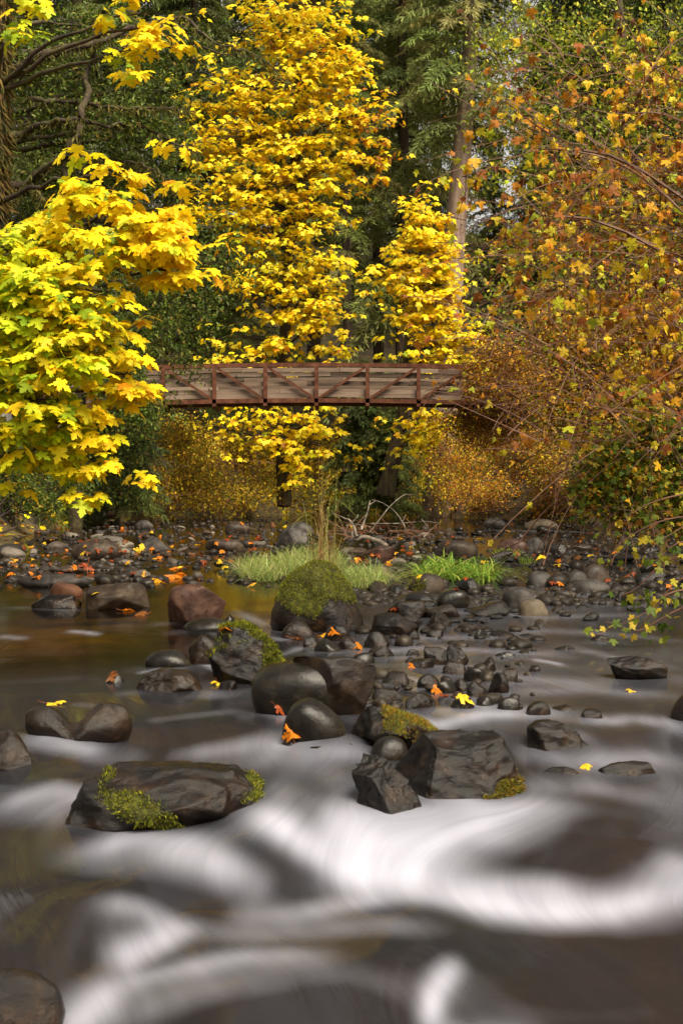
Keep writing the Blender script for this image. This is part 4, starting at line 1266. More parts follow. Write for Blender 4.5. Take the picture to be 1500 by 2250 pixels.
def leafy(name, label, cat, Y, blobs, trunk, tr, n_clusters, k, crad, size, tpl, colf, mat='maple', wood_mat='bark', n_parts=0, seed=0, twig=.012, style='maple', group=None, limb_r=None, limbs=True, shell=2.2, twig_frac=1.0, tier=0.0):
    """A broadleaf tree or shrub: trunk path, limbs to every leaf mass, twigs to every spray, leaves on the sprays."""
    r_ = np.random.default_rng(seed)
    tp = catmull(np.array(trunk, float), 24)
    root = empty(name, tp[0])
    tag(root, label, cat, group)
    wood_ = Acc()
    tv, tf = tube(tp, np.linspace(tr[0], tr[1], len(tp)) * (1 + .06 * r_.normal(size=len(tp))), 9)
    wood_.add(tv, tf)
    wood_.build('trunk', M[wood_mat], root, True)
    limb, centers = Acc(), []
    area = np.array([b[2] * b[3] for b in blobs], float)
    cnt = np.maximum((n_clusters * area / area.sum()).astype(int), 1)
    tw = Acc()
    for b, m_ in zip(blobs, cnt):
        c, rad = blob_world(b, Y)
        dd = np.linalg.norm(tp - c, axis=1) + np.maximum(tp[:, 2] - c[2] + .1, 0) * 1.5
        a = tp[np.argmin(dd)]
        lr = (limb_r or tr[1] * .8)
        mid = (a + c) / 2 + np.array([0, 0, .12 * np.linalg.norm(c - a)]) + r_.normal(size=3) * .05 * np.linalg.norm(c - a)
        if limbs:
            pth = curve3(a, mid, c, 10)
            pth[1:-1] += r_.normal(size=(8, 3)) * .012 * np.linalg.norm(c - a)
            limb = Acc()
            limb.add(*tube(pth, np.linspace(lr, twig * 1.3, 10), 6))
            limb.build('limb', M[wood_mat], root, True)
        cc = in_blob(c, rad, m_, r_, shell)
        centers.append(cc)
        for q in cc[: int(len(cc) * twig_frac)]:
            s = c + (q - c) * r_.uniform(0, .35) if limbs else pth_base(c, r_)
            tv, tf = tube(curve3(s, (s + q) / 2 + [0, 0, .1 * np.linalg.norm(q - s)], q, 4), np.linspace(twig, twig * .35, 4), 3)
            tw.add(tv, tf)
    tw.build('twigs', M['darktwig'], root)['kind'] = 'stuff'
    C = np.concatenate(centers)
    if style == 'maple':
        C = C + r_.normal(size=C.shape) * crad * .9 * (r_.uniform(size=(len(C), 1)) < .5) + r_.normal(size=C.shape) * crad * 1.7 * (r_.uniform(size=(len(C), 1)) < .16)
        if tier:                                       # boughs hold their leaves in layers
            bi = np.repeat(np.arange(len(cnt)), cnt)
            sl = r_.normal(size=(len(cnt), 2)) * .22
            off_ = r_.uniform(size=len(cnt))
            dz_ = (sl[bi, 0] * (C[:, 0] - C[:, 0].mean()) + sl[bi, 1] * (C[:, 1] - C[:, 1].mean())) / tier + off_[bi] + .35 * np.sin(C[:, 0] * 1.9 / tier)
            zq = (np.round(C[:, 2] / tier + dz_) - dz_) * tier
            C[:, 2] += (zq - C[:, 2]) * .62
    N = len(C) * k
    idx = np.repeat(np.arange(len(C)), k)
    ang = r_.uniform(0, 6.28, N)
    rr = crad * np.sqrt(r_.uniform(size=N))
    h = np.column_stack([np.cos(ang), np.sin(ang), np.zeros(N)])
    if style == 'maple':
        pos = C[idx] + h * rr[:, None] + np.column_stack([np.zeros(N), np.zeros(N), -.35 * rr + r_.normal(size=N) * crad * .16])
        d = h + np.column_stack([np.zeros(N), np.zeros(N), -r_.uniform(.25, 1.0, N)]) + r_.normal(size=(N, 3)) * .25
        nn = np.array([0, -.38, .8]) + h * .4 + r_.normal(size=(N, 3)) * .3
    else:
        pos = C[idx] + r_.normal(size=(N, 3)) * crad * [1, 1, .75]
        d = r_.normal(size=(N, 3)) + [0, 0, -.35]
        nn = r_.normal(size=(N, 3)) * .7 + [0, -.25, .8]
    pxs = pos[:, 0] / pos[:, 1] * F + 750
    pys = HY - (pos[:, 2] - CZ) / pos[:, 1] * F
    col = colf(N, pxs, pys, r_)
    sz = size * r_.uniform(.6, 1.2, N)
    if n_parts:
        vis = (pxs > -20) & (pxs < 1520) & (pys > -20)
        order = np.where(vis)[0][np.argsort((pos[:, 1] / sz * size * .6 + pos[:, 1] * .4)[vis])]
        sel = order[: n_parts]
        leaf_parts(root, pos, d, nn, sz, col, tpl, M[mat], sel)
        rest = np.ones(N, bool)
        rest[sel] = False
    else:
        rest = np.ones(N, bool)
    acc = Acc()
    scatter(acc, tpl, pos[rest], d[rest], nn[rest], sz[rest], col[rest])
    o = acc.build('crown', M[mat], root)
    o['kind'] = 'stuff'
    return root


def pth_base(c, r_):
    return c + r_.normal(size=3) * .1


YEL, GLD, ORG, LIM, GRN = (.86, .66, .014), (.85, .55, .012), (.74, .36, .012), (.52, .58, .02), (.26, .38, .02)


def gz(x, y):
    return float(ground_z(np.array([x]), np.array([y]))[0])


# near maple, its boughs reaching in from the left
def near_col(N, px, py, r_):
    g = np.clip((300 - px) / 260 + .35 * sines(np.column_stack([px, py]) / 60, 3, 1, 2), 0, 1)
    o_ = np.clip((px - 250) / 260 + .3 * r_.normal(size=N), 0, 1)
    c = palette([YEL], [1], N, .12, r_)
    m1 = r_.uniform(size=N) < g * .8
    c[m1] = palette([LIM, (.75, .7, .02), GRN], [5, 3, 2], m1.sum(), .12, r_)
    m2 = r_.uniform(size=N) < o_ * .45
    c[m2] = palette([GLD, ORG], [5, 1], m2.sum(), .12, r_)
    return c


tx, ty = -3.95, 13.4
leafy('bigleaf_maple', 'near bigleaf maple with lime and yellow boughs drooping in from the left', 'tree', 12.0,
      [(b[0] * .9 - 8 if b[0] > 60 else b[0], b[1], b[2] * .9, b[3] * .74, *b[4:]) for b in [(285, 382, 62, 26, .2), (225, 445, 120, 34), (405, 455, 72, 30, .2), (330, 495, 110, 42, -.2), (395, 555, 80, 42), (430, 600, 50, 24, .1), (150, 470, 50, 25, .3),
       (70, 535, 110, 42), (150, 580, 90, 42, -.3), (40, 610, 80, 50), (110, 650, 110, 50, -.4), (190, 690, 70, 42, -.2), (50, 720, 90, 55, -.4), (260, 755, 80, 40),
       (150, 770, 100, 45, -.5), (320, 820, 50, 36), (40, 810, 70, 60, -.4), (315, 865, 50, 28, .1), (90, 880, 90, 45, -.4), (165, 930, 85, 38, -.2), (30, 940, 50, 45), (230, 980, 40, 30), (130, 965, 60, 30), (205, 1030, 32, 34), (30, 1000, 30, 22),
       (60, 38, 44, 24), (350, 30, 60, 24, .5), (420, 55, 30, 20, .5), (335, 110, 30, 30, .5)]],
      [(tx, ty, gz(tx, ty) - .2), (-3.75, 13.3, 1.6), (-3.5, 13.2, 3.2), (-3.4, 13.2, 4.8), (-3.42, 13.2, 7.5)], (.24, .14), 430, 9, .16, .135, MAPLE_FINE, near_col, 'maple', 'bark', 300, 41, .007, 'maple', None, .03, shell=2.6, tier=.3)
# moss hanging on that trunk
bm_root = [o for o in bpy.data.objects if o.name == 'bigleaf_maple'][0]
rt = np.random.default_rng(4)
n = 5000
tt = rt.uniform(0, 1, n)
cp = catmull(np.array([(-3.5, 13.2, 3.2), (-3.4, 13.2, 4.8), (-3.42, 13.2, 7.0)]), 40)
ip = cp[(tt * (len(cp) - 1)).astype(int)]
an = rt.uniform(0, 6.28, n)
out_ = np.column_stack([np.cos(an), np.sin(an), np.zeros(n)])
acc = Acc()
scatter(acc, NEEDLE, ip + out_ * .17 + np.column_stack([np.zeros((n, 2)), rt.uniform(-.05, .05, n)]), out_ * .5 + rt.normal(size=(n, 3)) * .3 + [0, 0, -.9], out_, rt.uniform(.05, .17, n), palette([(.12, .08, .02), (.2, .13, .03), (.07, .07, .015)], [3, 2, 2], n, .2, rt))
o = acc.build('hanging_moss', M['mossblade'], bm_root)
o['kind'] = 'stuff'

maple_col = lambda N, px, py, r_: palette([YEL, GLD, (.86, .72, .05), ORG, (.3, .12, .02), LIM], [7, 2.6, 4, .5, .12, .4], N, .13, r_)


def big_col(N, px, py, r_):
    c = maple_col(N, px, py, r_)
    m1 = (r_.uniform(size=N) < .55) & (px > 780) & (py > 180) & (py < 480)
    c[m1] = palette([ORG, (.34, .13, .02), GLD], [2, 2, 2], m1.sum(), .15, r_)
    return c


t0 = P(625, 1112, 52)
leafy('bigleaf_maple', 'tall bright yellow maple rising behind the middle of the bridge', 'tree', 51.0,
      [(640, 15, 130, 55), (730, 100, 80, 75), (760, 170, 55, 60), (500, 190, 95, 45), (450, 230, 50, 30), (470, 320, 60, 40), (440, 440, 40, 40), (520, 480, 60, 40), (520, 600, 40, 40), (640, 190, 130, 70), (600, 90, 70, 50), (770, 265, 80, 55), (560, 300, 135, 70), (680, 310, 100, 60), (780, 360, 65, 55), (660, 395, 115, 60), (560, 420, 110, 50), (470, 390, 50, 50), (690, 470, 62, 42),
       (600, 520, 105, 50), (700, 560, 55, 55), (610, 610, 90, 50), (560, 660, 40, 30), (690, 650, 60, 55), (640, 700, 80, 45), (710, 720, 36, 50), (620, 755, 70, 25), (510, 775, 50, 18), (470, 750, 30, 14), (560, 790, 60, 12),
       (520, 915, 48, 22), (640, 915, 95, 36), (600, 955, 60, 30), (680, 975, 62, 34), (655, 1025, 42, 24), (730, 935, 22, 26), (500, 945, 30, 22)],
      [t0, P(622, 950, 52.5), P(628, 700, 53), P(645, 400, 53), P(660, 100, 53), P(665, -150, 53)], (.3, .1), 1250, 9, .42, .23, MAPLE, big_col, 'maple', 'bark', 300, 42, .016, 'maple', None, .06, tier=.85, shell=2.8)
t0 = P(845, 1088, 50)
leafy('bigleaf_maple', 'smaller yellow maple with leaning mossy trunk behind the right bridge half', 'tree', 48.5,
      [(935, 470, 52, 24), (920, 520, 62, 36), (965, 560, 45, 40), (910, 580, 60, 36), (960, 630, 72, 40), (900, 640, 40, 30), (970, 690, 62, 40), (985, 740, 60, 40), (940, 750, 40, 30), (1000, 785, 48, 22), (845, 590, 30, 26), (880, 700, 26, 20), (920, 935, 35, 20), (960, 910, 40, 20), (930, 975, 30, 20)],
      [t0, P(868, 990, 50), P(884, 900, 50), P(902, 700, 50.3), P(930, 520, 50)], (.34, .1), 430, 9, .4, .225, MAPLE, maple_col, 'maple', 'bark', 200, 43, .016, 'maple', None, .05, tier=.75, shell=2.8)

DG = ([(.07, .11, .014), (.11, .15, .02), (.05, .07, .012), (.19, .2, .03), (.22, .16, .03)], [4, 3, 2, 1.2, .6])
dark = lambda N, px, py, r_: palette(DG[0], DG[1], N, .25, r_)
tx = (-60 - 750) / F * 24
leafy('alder_tree', 'dark green small leaved tree with mossy limbs on the left bank', 'tree', 24.0,
      [(60, 160, 100, 60), (190, 60, 110, 50, 1), (220, 150, 120, 60), (340, 120, 70, 50, .5), (360, 200, 60, 50), (110, 270, 120, 60), (270, 280, 100, 60, -.5), (380, 320, 50, 45), (90, 400, 110, 55), (230, 400, 90, 50), (360, 400, 70, 40), (470, 500, 36, 26), (420, 90, 50, 30), (540, 120, 40, 18),
       (60, 480, 80, 40), (500, 580, 50, 45, .5), (360, 650, 70, 55, .5), (300, 620, 60, 50)],
      [(tx, 24, gz(tx, 24) - .3), (tx + .1, 24, 3), (tx + .35, 24, 6), (tx + .5, 24, 9.5)], (.26, .12), 900, 17, .24, .085, OVAL, dark, 'glossleaf', 'bark', 0, 44, .008, 'loose', None, .06)
al = [o for o in bpy.data.objects if o.name == 'alder_tree'][0]
rt = np.random.default_rng(14)
for pts, r0, r1 in [([(-70, 210), (20, 158), (95, 122), (190, 100), (300, 55)], .085, .04), ([(-60, 330), (50, 292), (130, 262), (215, 270), (330, 285), (440, 345)], .07, .014), ([(60, 215), (150, 225), (250, 235), (360, 238), (420, 240)], .05, .01), ([(300, 55), (400, 40), (470, 90), (560, 120), (640, 190)], .035, .008),
                    ([(-40, 430), (60, 400), (150, 330), (185, 240), (200, 130), (230, 30)], .09, .04), ([(140, 420), (150, 340), (175, 260)], .06, .05), ([(180, 340), (260, 350), (340, 370), (400, 430)], .03, .008), ([(0, 470), (60, 400), (90, 435)], .03, .01)]:
    c = catmull(np.array([P(a, b, 23.0 + .5 * math.sin(j * 2.0)) for j, (a, b) in enumerate(pts)]), 28)
    c += rt.normal(size=c.shape) * .02
    a = Acc()
    a.add(*tube(c, np.linspace(r0, r1, len(c)) * (1 + .12 * rt.normal(size=len(c))), 7))
    nb_ = 420
    ii = rt.integers(0, len(c), nb_)
    a2 = Acc()
    scatter(a2, NEEDLE, c[ii] + rt.normal(size=(nb_, 3)) * r0 * .5, rt.normal(size=(nb_, 3)) * .4 + [0, 0, -.8], rt.normal(size=(nb_, 3)), rt.uniform(.06, .2, nb_), palette([(.1, .09, .02), (.17, .15, .03), (.07, .06, .015)], [3, 2, 2], nb_, .2, rt))
    lo = a.build('limb', M['bark'], al, True)
    mo = add_obj('moss', make_mesh('moss', np.concatenate(a2.V) - np.array(al.location), [np.concatenate(v) for v in a2.F.values()], M['mossblade'], np.concatenate(a2.C)), lo)
    mo['kind'] = 'stuff'
tx = (150 - 750) / F * 34
leafy('alder_tree', 'shaded dark green tree drooping over the left end of the bridge', 'tree', 38.0,
      [(320, 690, 80, 50), (390, 740, 55, 40), (410, 800, 32, 40), (280, 760, 70, 50), (450, 690, 45, 50), (350, 560, 80, 50), (250, 560, 90, 60), (430, 600, 50, 50), (250, 850, 70, 50), (280, 920, 60, 50), (330, 890, 50, 40), (150, 650, 100, 70), (60, 700, 100, 80)],
      [(tx - .8, 39, gz(tx - .8, 39) - .3), (tx - .6, 39, 5), (tx - .3, 39, 9)], (.22, .1), 620, 17, .32, .12, OVAL, dark, 'glossleaf', 'bark', 0, 45, .011, 'loose', None, .06)


def shrub(name, label, Y, blobs, n_cl, k, crad, size, tpl, cols, wts, stems, seed, stem_r=.01, mat='leaf', spread=1.0, wood_mat='twig', cat='shrub', n_parts=0, group=None, shell=2.0):
    """Many arching stems from the ground to the leaf masses; sprays of leaves along the stems' upper halves."""
    r_ = np.random.default_rng(seed)
    c0 = np.mean([blob_world(b, Y)[0] for b in blobs], axis=0)
    bx, by = c0[0], c0[1]
    root = empty(name, (bx, by, gz(bx, by)))
    tag(root, label, cat, group)
    area = np.array([b[2] * b[3] for b in blobs], float)
    st, centers = Acc(), []
    for b, f_ in zip(blobs, area / area.sum()):
        c, rad = blob_world(b, Y)
        ends = in_blob(c, rad, max(int(stems * f_), 2), r_, shell)
        for e in ends:
            gx, gy = e[0] + r_.normal() * .8 * spread, e[1] + r_.normal() * .5 * spread
            if xl(gy) < gx < xr(gy) and gy < 61:           # no stem stands in the stream
                gx = float(xr(gy)) + .3 if e[0] > 0 else float(xl(gy)) - .3
            s = np.array([gx, gy, min(gz(gx, gy), e[2] - .1)])
            if e[2] - s[2] > 1.6 or abs(gx - e[0]) > 1.8:                       # a side shoot of a taller stem
                s = e + np.array([r_.normal() * .9, r_.normal() * .5, r_.normal() * .45 - .35])
            pth = curve3(s, s * [.45, .45, .2] + e * [.55, .55, .8] + [0, 0, .25 * abs(e[2] - s[2])], e, 8)
            tv, tf = tube(pth, np.linspace(stem_r, stem_r * .3, 8), 3)
            st.add(tv, tf)
        centers.append(in_blob(c, rad, int(n_cl * f_) + 1, r_, shell))
    st.build('stems', M[wood_mat], root)['kind'] = 'stuff'
    C = np.concatenate(centers)
    N = len(C) * k
    pos = np.repeat(C, k, axis=0) + r_.normal(size=(N, 3)) * crad
    d = r_.normal(size=(N, 3)) + [0, 0, -.3]
    nn = r_.normal(size=(N, 3)) * .7 + [0, -.3, .8]
    cl = palette(cols, wts, len(C), .0, r_)
    col = np.where(r_.uniform(size=(N, 1)) < .55, np.repeat(cl, k, axis=0), palette(cols, wts, N, .0, r_)) * (1 + .2 * r_.normal(size=(N, 1)))
    col = np.clip(col, .004, .95)
    sz = size * r_.uniform(.6, 1.25, N)
    acc = Acc()
    scatter(acc, tpl, pos, d, nn, sz, col)
    acc.build('foliage', M[mat], root)['kind'] = 'stuff'
    return root


GB = [(.6, .36, .03), (.75, .5, .04), (.3, .13, .025), (.42, .36, .04), (.6, .24, .02), (.2, .22, .03)]
shrub('willow_shrub', 'golden brown twiggy shrub covering the right end of the bridge', 43.5,
      [(1055, 850, 40, 46), (1100, 790, 80, 60), (1170, 860, 90, 70), (1060, 930, 100, 60, 3), (1150, 1000, 100, 60, 5), (1000, 1010, 80, 50, 9), (960, 950, 40, 36, 9), (1100, 1085, 120, 50, 8), (1000, 1080, 60, 40, 12), (1210, 1090, 60, 50, 5)], 2600, 10, .2, .1, OVAL, GB, [3, 2, 4.5, 1.2, 3.5, .8], 900, 51, .012)
shrub('willow_shrub', 'olive and gold shrub with red brown twigs on the right bank', 30.0,
      [(1240, 740, 100, 90), (1350, 800, 110, 90), (1240, 900, 90, 80), (1440, 720, 110, 110), (1440, 880, 100, 90), (1340, 940, 90, 70), (1540, 800, 80, 150), (1200, 1010, 60, 60, 6)], 2600, 11, .17, .09, OVAL, GB + [(.2, .26, .03)], [3, 2.5, 4, 2.5, 2.5, 1.5, 1.5], 900, 52, .011)
shrub('thimbleberry_thicket', 'dense rust amber and olive thicket behind the arching stems at right', 17.0,
      [(1420, 200, 70, 50), (1240, 440, 80, 50), (1380, 400, 90, 60), (1480, 350, 60, 90), (1160, 540, 80, 50), (1290, 540, 100, 70), (1430, 540, 100, 90), (1200, 650, 80, 50), (1350, 690, 110, 70), (1470, 720, 80, 90), (1560, 450, 70, 300), (1400, 830, 100, 60)],
      680, 8, .13, .065, MAPLE, [(.6, .36, .025), (.34, .13, .02), (.44, .4, .035), (.72, .5, .03), (.5, .22, .02), (.16, .06, .015)], [3, 3, 2.5, 2, 2, 1.5], 420, 58, .006, mat='maple_mottled')
shrub('bank_shrub', 'yellow green leafy shrub low on the right bank', 19.0,
      [(1330, 1010, 75, 50), (1430, 950, 90, 60), (1300, 1080, 55, 45), (1410, 1065, 90, 55), (1500, 1120, 60, 60), (1530, 980, 60, 80), (1380, 1120, 80, 30)], 760, 9, .12, .075, MAPLE, [(.1, .16, .02), (.18, .25, .03), (.55, .4, .03), (.32, .3, .03), (.34, .15, .02)], [3, 3, 3, 2.5, 2.5], 260, 53, .008)
YG = [(.22, .28, .03), (.34, .39, .035), (.5, .47, .04), (.14, .18, .025), (.6, .46, .04)]
leafy('alder_tree', 'light green alder crown at the top right behind the arching stems', 'tree', 36.0,
      [(1090, 120, 90, 60), (1200, 60, 110, 55), (1180, 150, 110, 55), (1320, 120, 120, 90), (1150, 260, 100, 60, 1), (1300, 290, 120, 90), (1430, 230, 100, 110), (1120, 380, 80, 50, 1), (1230, 420, 110, 80, 1), (1380, 470, 120, 100), (1150, 560, 90, 60, 1), (1290, 590, 110, 70), (1460, 80, 90, 90), (1460, 600, 90, 100), (1120, 680, 70, 50, 1)],
      [((1400 - 750) / F * 37, 37, gz(7.9, 37) - .3), ((1395 - 750) / F * 37, 37, 6), ((1370 - 750) / F * 37, 37, 12), ((1350 - 750) / F * 37, 37, 16)], (.3, .12), 950, 14, .36, .13, OVAL,
      lambda N, px, py, r_: palette(YG, [4, 4, 2, 3, 1], N, .2, r_), 'leaf', 'bark', 0, 46, .012, 'loose', None, .06)
shrub('bank_shrub', 'brown and gold undergrowth in shade below the bridge', 63.0,
      [(400, 960, 80, 50, -15), (500, 1000, 90, 55, -11), (590, 1050, 90, 50, -7), (420, 1060, 100, 50, -15), (700, 1040, 70, 50), (740, 990, 50, 50), (330, 1060, 60, 50, -16), (500, 1095, 120, 34, -12), (620, 980, 60, 40), (430, 1000, 80, 40, -13)], 2300, 9, .24, .11, OVAL, [(.45, .28, .025), (.6, .42, .03), (.24, .12, .02), (.2, .22, .025), (.7, .5, .03)], [3, 2.5, 2, 2.5, 2], 420, 54, .014)
shrub('bank_shrub', 'dark green bushes on the left bank above the culvert', 40.0,
      [(60, 1080, 90, 40), (150, 1050, 80, 40), (40, 1000, 60, 50), (220, 1010, 60, 50), (300, 980, 50, 50), (130, 980, 80, 40), (250, 1075, 40, 30), (165, 1060, 45, 55, -4)], 620, 11, .2, .11, OVAL, [(.04, .07, .015), (.08, .11, .02), (.16, .17, .03), (.26, .2, .03)], [4, 3, 1.5, .6], 220, 55, .012, wood_mat='darktwig')
shrub('bank_shrub', 'low dark bush at the left picture edge above the gravel bar', 31.5,
      [(10, 1070, 70, 50), (-60, 1010, 80, 60), (70, 1100, 50, 30), (20, 1010, 50, 40), (110, 1110, 40, 20)], 520, 11, .15, .085, OVAL, [(.06, .1, .015), (.1, .14, .02), (.2, .2, .03), (.5, .36, .03)], [4, 3, 1.5, .8], 200, 57, .01, wood_mat='darktwig')
shrub('bank_shrub', 'yellow green bushes on the far bank right of the leaning trunk', 60.0,
      [(800, 1000, 60, 60), (790, 1060, 60, 40), (840, 960, 50, 50), (740, 1070, 60, 36), (900, 1040, 60, 40), (960, 1060, 60, 40), (1020, 1080, 60, 36), (1050, 1000, 80, 60), (920, 980, 50, 40), (975, 1040, 40, 70, -4.5), (975, 950, 35, 50, -4.5)], 900, 9, .3, .14, OVAL, [(.3, .33, .025), (.62, .48, .03), (.16, .19, .02), (.7, .5, .03)], [3, 3, 1.5, 2.5], 200, 56, .014)

# ------------------------------------------------------------------ arching stems with big spotted leaves, near right
R_STEMS = [([(1560, 420), (1420, 360), (1290, 350), (1220, 370)], 9.2), ([(1560, 520), (1380, 370), (1240, 330), (1160, 335), (1060, 375), (1015, 388)], 8.8), ([(1235, 475), (1290, 410), (1350, 372), (1430, 380), (1560, 400)], 8.8),
           ([(1560, 200), (1440, 150), (1380, 60), (1345, -20)], 9.0), ([(1280, 330), (1200, 290), (1150, 255), (1110, 225), (1060, 218)], 9.0), ([(1560, 160), (1400, 140), (1270, 140)], 9.4),
           ([(1560, 640), (1400, 520), (1300, 500), (1200, 560), (1150, 580)], 9.0), ([(1560, 560), (1450, 500), (1330, 490), (1180, 470), (1100, 440)], 9.5), ([(1560, 760), (1430, 690), (1300, 640), (1180, 650), (1120, 700)], 9.2),
           ([(1560, 300), (1450, 250), (1350, 250), (1260, 230)], 8.6), ([(1560, 900), (1480, 780), (1380, 720), (1260, 760)], 9.6), ([(1560, 1000), (1450, 850), (1380, 830), (1300, 850)], 9.2),
           ([(1560, 60), (1470, 100), (1420, 170), (1380, 260)], 9.0), ([(1560, 700), (1440, 610), (1350, 590), (1240, 610)], 8.7), ([(1560, 480), (1480, 430), (1400, 430), (1300, 450), (1220, 430), (1130, 450), (1060, 440)], 9.8),
           ([(1560, 250), (1470, 330), (1400, 350), (1310, 300)], 9.0), ([(1560, 620), (1490, 560), (1420, 560)], 8.5), ([(1560, 840), (1500, 740), (1440, 680), (1400, 600)], 9.0)]
SP = [(.8, .56, .03), (.58, .52, .03), (.7, .3, .02), (.36, .13, .02), (.14, .045, .015), (.42, .5, .03), (.85, .5, .02)]
rt = np.random.default_rng(61)
root = empty('vine_maple', (2.9, 9.2, gz(2.9, 9.2)))
root.location = (4.9, 9.2, gz(4.9, 9.2))
tag(root, 'near shrub with long arching stems and spotted brown yellow leaves at upper right', 'shrub')
st = Acc()
pos, dd, sz = [], [], []
main = []
for pts, Y in R_STEMS:
    w = np.array([P(a, b, Y + .25 * math.sin(j * 1.7 + a)) for j, (a, b) in enumerate(pts)])
    main.append((w[0], Y))
    c = catmull(w, 30)
    tv, tf = tube(c, np.linspace(.0065, .002, len(c)), 5)
    st.add(tv, tf)
    for j in range(3, len(c)):
        for _ in range(rt.integers(0, 3)):
            e = c[j] + rt.normal(size=3) * [.1, .12, .1] + [0, 0, -.03]
            tv, tf = tube(curve3(c[j], (c[j] + e) / 2 + [0, 0, .03], e, 4), [.0035, .003, .0025, .002], 3)
            st.add(tv, tf)
            for __ in range(rt.integers(1, 3)):
                pos.append(e + rt.normal(size=3) * .025)
                dd.append(nrm(e - c[j]) * .6 + np.array([0, 0, -.7]) + rt.normal(size=3) * .45)
                sz.append(rt.uniform(.03, .09))
for _ in range(200):                                      # finer leafless shoots
    a = P(rt.uniform(1150, 1560), rt.uniform(100, 1000), rt.uniform(8.6, 11))
    e = a + np.array([-rt.uniform(.2, .9), rt.normal() * .2, rt.normal() * .35])
    c = curve3(a, (a + e) / 2 + [0, 0, rt.uniform(0, .2)], e, 8)
    tv, tf = tube(c, np.linspace(.004, .0015, 8), 3)
    st.add(tv, tf)
    for j in (4, 6, 7):
        if rt.uniform() < .6:
            pos.append(c[j] + rt.normal(size=3) * .03); dd.append(np.array([0, 0, -.5]) + rt.normal(size=3) * .6); sz.append(rt.uniform(.03, .09))
for w0, Y in main:                                         # stems rise from the bank beside the stream
    s = np.array([4.9 + rt.normal() * .25, Y + rt.normal() * .3, gz(4.9, Y)])
    c = curve3(s, np.array([w0[0] + .7, Y, max(w0[2], s[2] + .3) + .1]), w0, 10)
    tv, tf = tube(c, np.linspace(.018, .009, 10), 5)
    st.add(tv, tf)
st.build('stems', M['twig'], root)['kind'] = 'stuff'
pos, dd, sz = np.array(pos), np.array(dd), np.array(sz)
n = len(pos)
nn = rt.normal(size=(n, 3)) * .6 + [0, -.6, .4]
col = palette(SP, [4, 3, 3, 3, 2, 2, 2], n, .2, rt)
sel = np.argsort(-sz)[:300]
h_ = len(sel) // 2
leaf_parts(root, pos, dd, nn, sz, col, MAPLE_CURL, M['maple_mottled'], sel[::2])
leaf_parts(root, pos, dd, nn, sz, col, MAPLE_FINE, M['maple_mottled'], sel[1::2])
rest = np.ones(n, bool); rest[sel] = False
acc = Acc()
scatter(acc, MAPLE_CURL, pos[rest], dd[rest], nn[rest], sz[rest], col[rest])
acc.build('small_leaves', M['maple_mottled'], root)['kind'] = 'stuff'

# low branch hanging over the water at the right edge
root = empty('overhanging_branch', (4.7, 9.6, gz(4.7, 9.6)))
tag(root, 'low leafy green and yellow branch hanging over the water at right', 'shrub')
st = Acc()
pos, dd, sz = [], [], []
for pts, Y in [([(1600, 1310), (1500, 1335), (1430, 1372), (1395, 1385), (1330, 1365)], 9.4), ([(1600, 1250), (1500, 1270), (1440, 1330), (1400, 1390)], 9.6), ([(1600, 1200), (1470, 1230), (1400, 1290), (1360, 1310)], 9.9), ([(1600, 1130), (1470, 1140), (1380, 1180), (1330, 1230)], 10.2),
               ([(1600, 1080), (1480, 1090), (1400, 1120), (1350, 1170)], 10.4), ([(1600, 1290), (1480, 1300), (1420, 1345), (1310, 1395)], 9.3), ([(1600, 1200), (1500, 1190), (1440, 1230)], 9.6), ([(1600, 1160), (1520, 1150), (1460, 1180), (1400, 1190)], 9.9)]:
    w = np.array([P(a, b, Y) for a, b in pts])
    c = catmull(w, 24)
    full = np.vstack([curve3(np.array([4.7, Y, gz(4.7, Y)]), np.array([4.0, Y, w[0][2] + .5]), w[0], 8)[:-1], c])
    tv, tf = tube(full, np.linspace(.012, .002, len(full)), 5)
    st.add(tv, tf)
    for j in range(5, len(c)):
        for _ in range(rt.integers(0, 4)):
            e = c[j] + rt.normal(size=3) * [.07, .09, .05] + [0, 0, -.02]
            pos.append(e); dd.append(np.array([rt.normal() * .6, rt.normal() * .5, -.5])); sz.append(rt.uniform(.03, .075))
st.build('stems', M['twig'], root)['kind'] = 'stuff'
pos, dd, sz = np.array(pos), np.array(dd), np.array(sz)
n = len(pos)
nn = rt.normal(size=(n, 3)) * .5 + [0, -.5, .7]
col = palette([(.13, .2, .02), (.2, .26, .025), (.5, .4, .03), (.35, .36, .03), (.34, .14, .02), (.07, .11, .015)], [4, 3, 3, 2, 1.2, 3], n, .2, rt)
leaf_parts(root, pos, dd, nn, sz, col, MAPLE, M['maple_mottled'], np.arange(n))

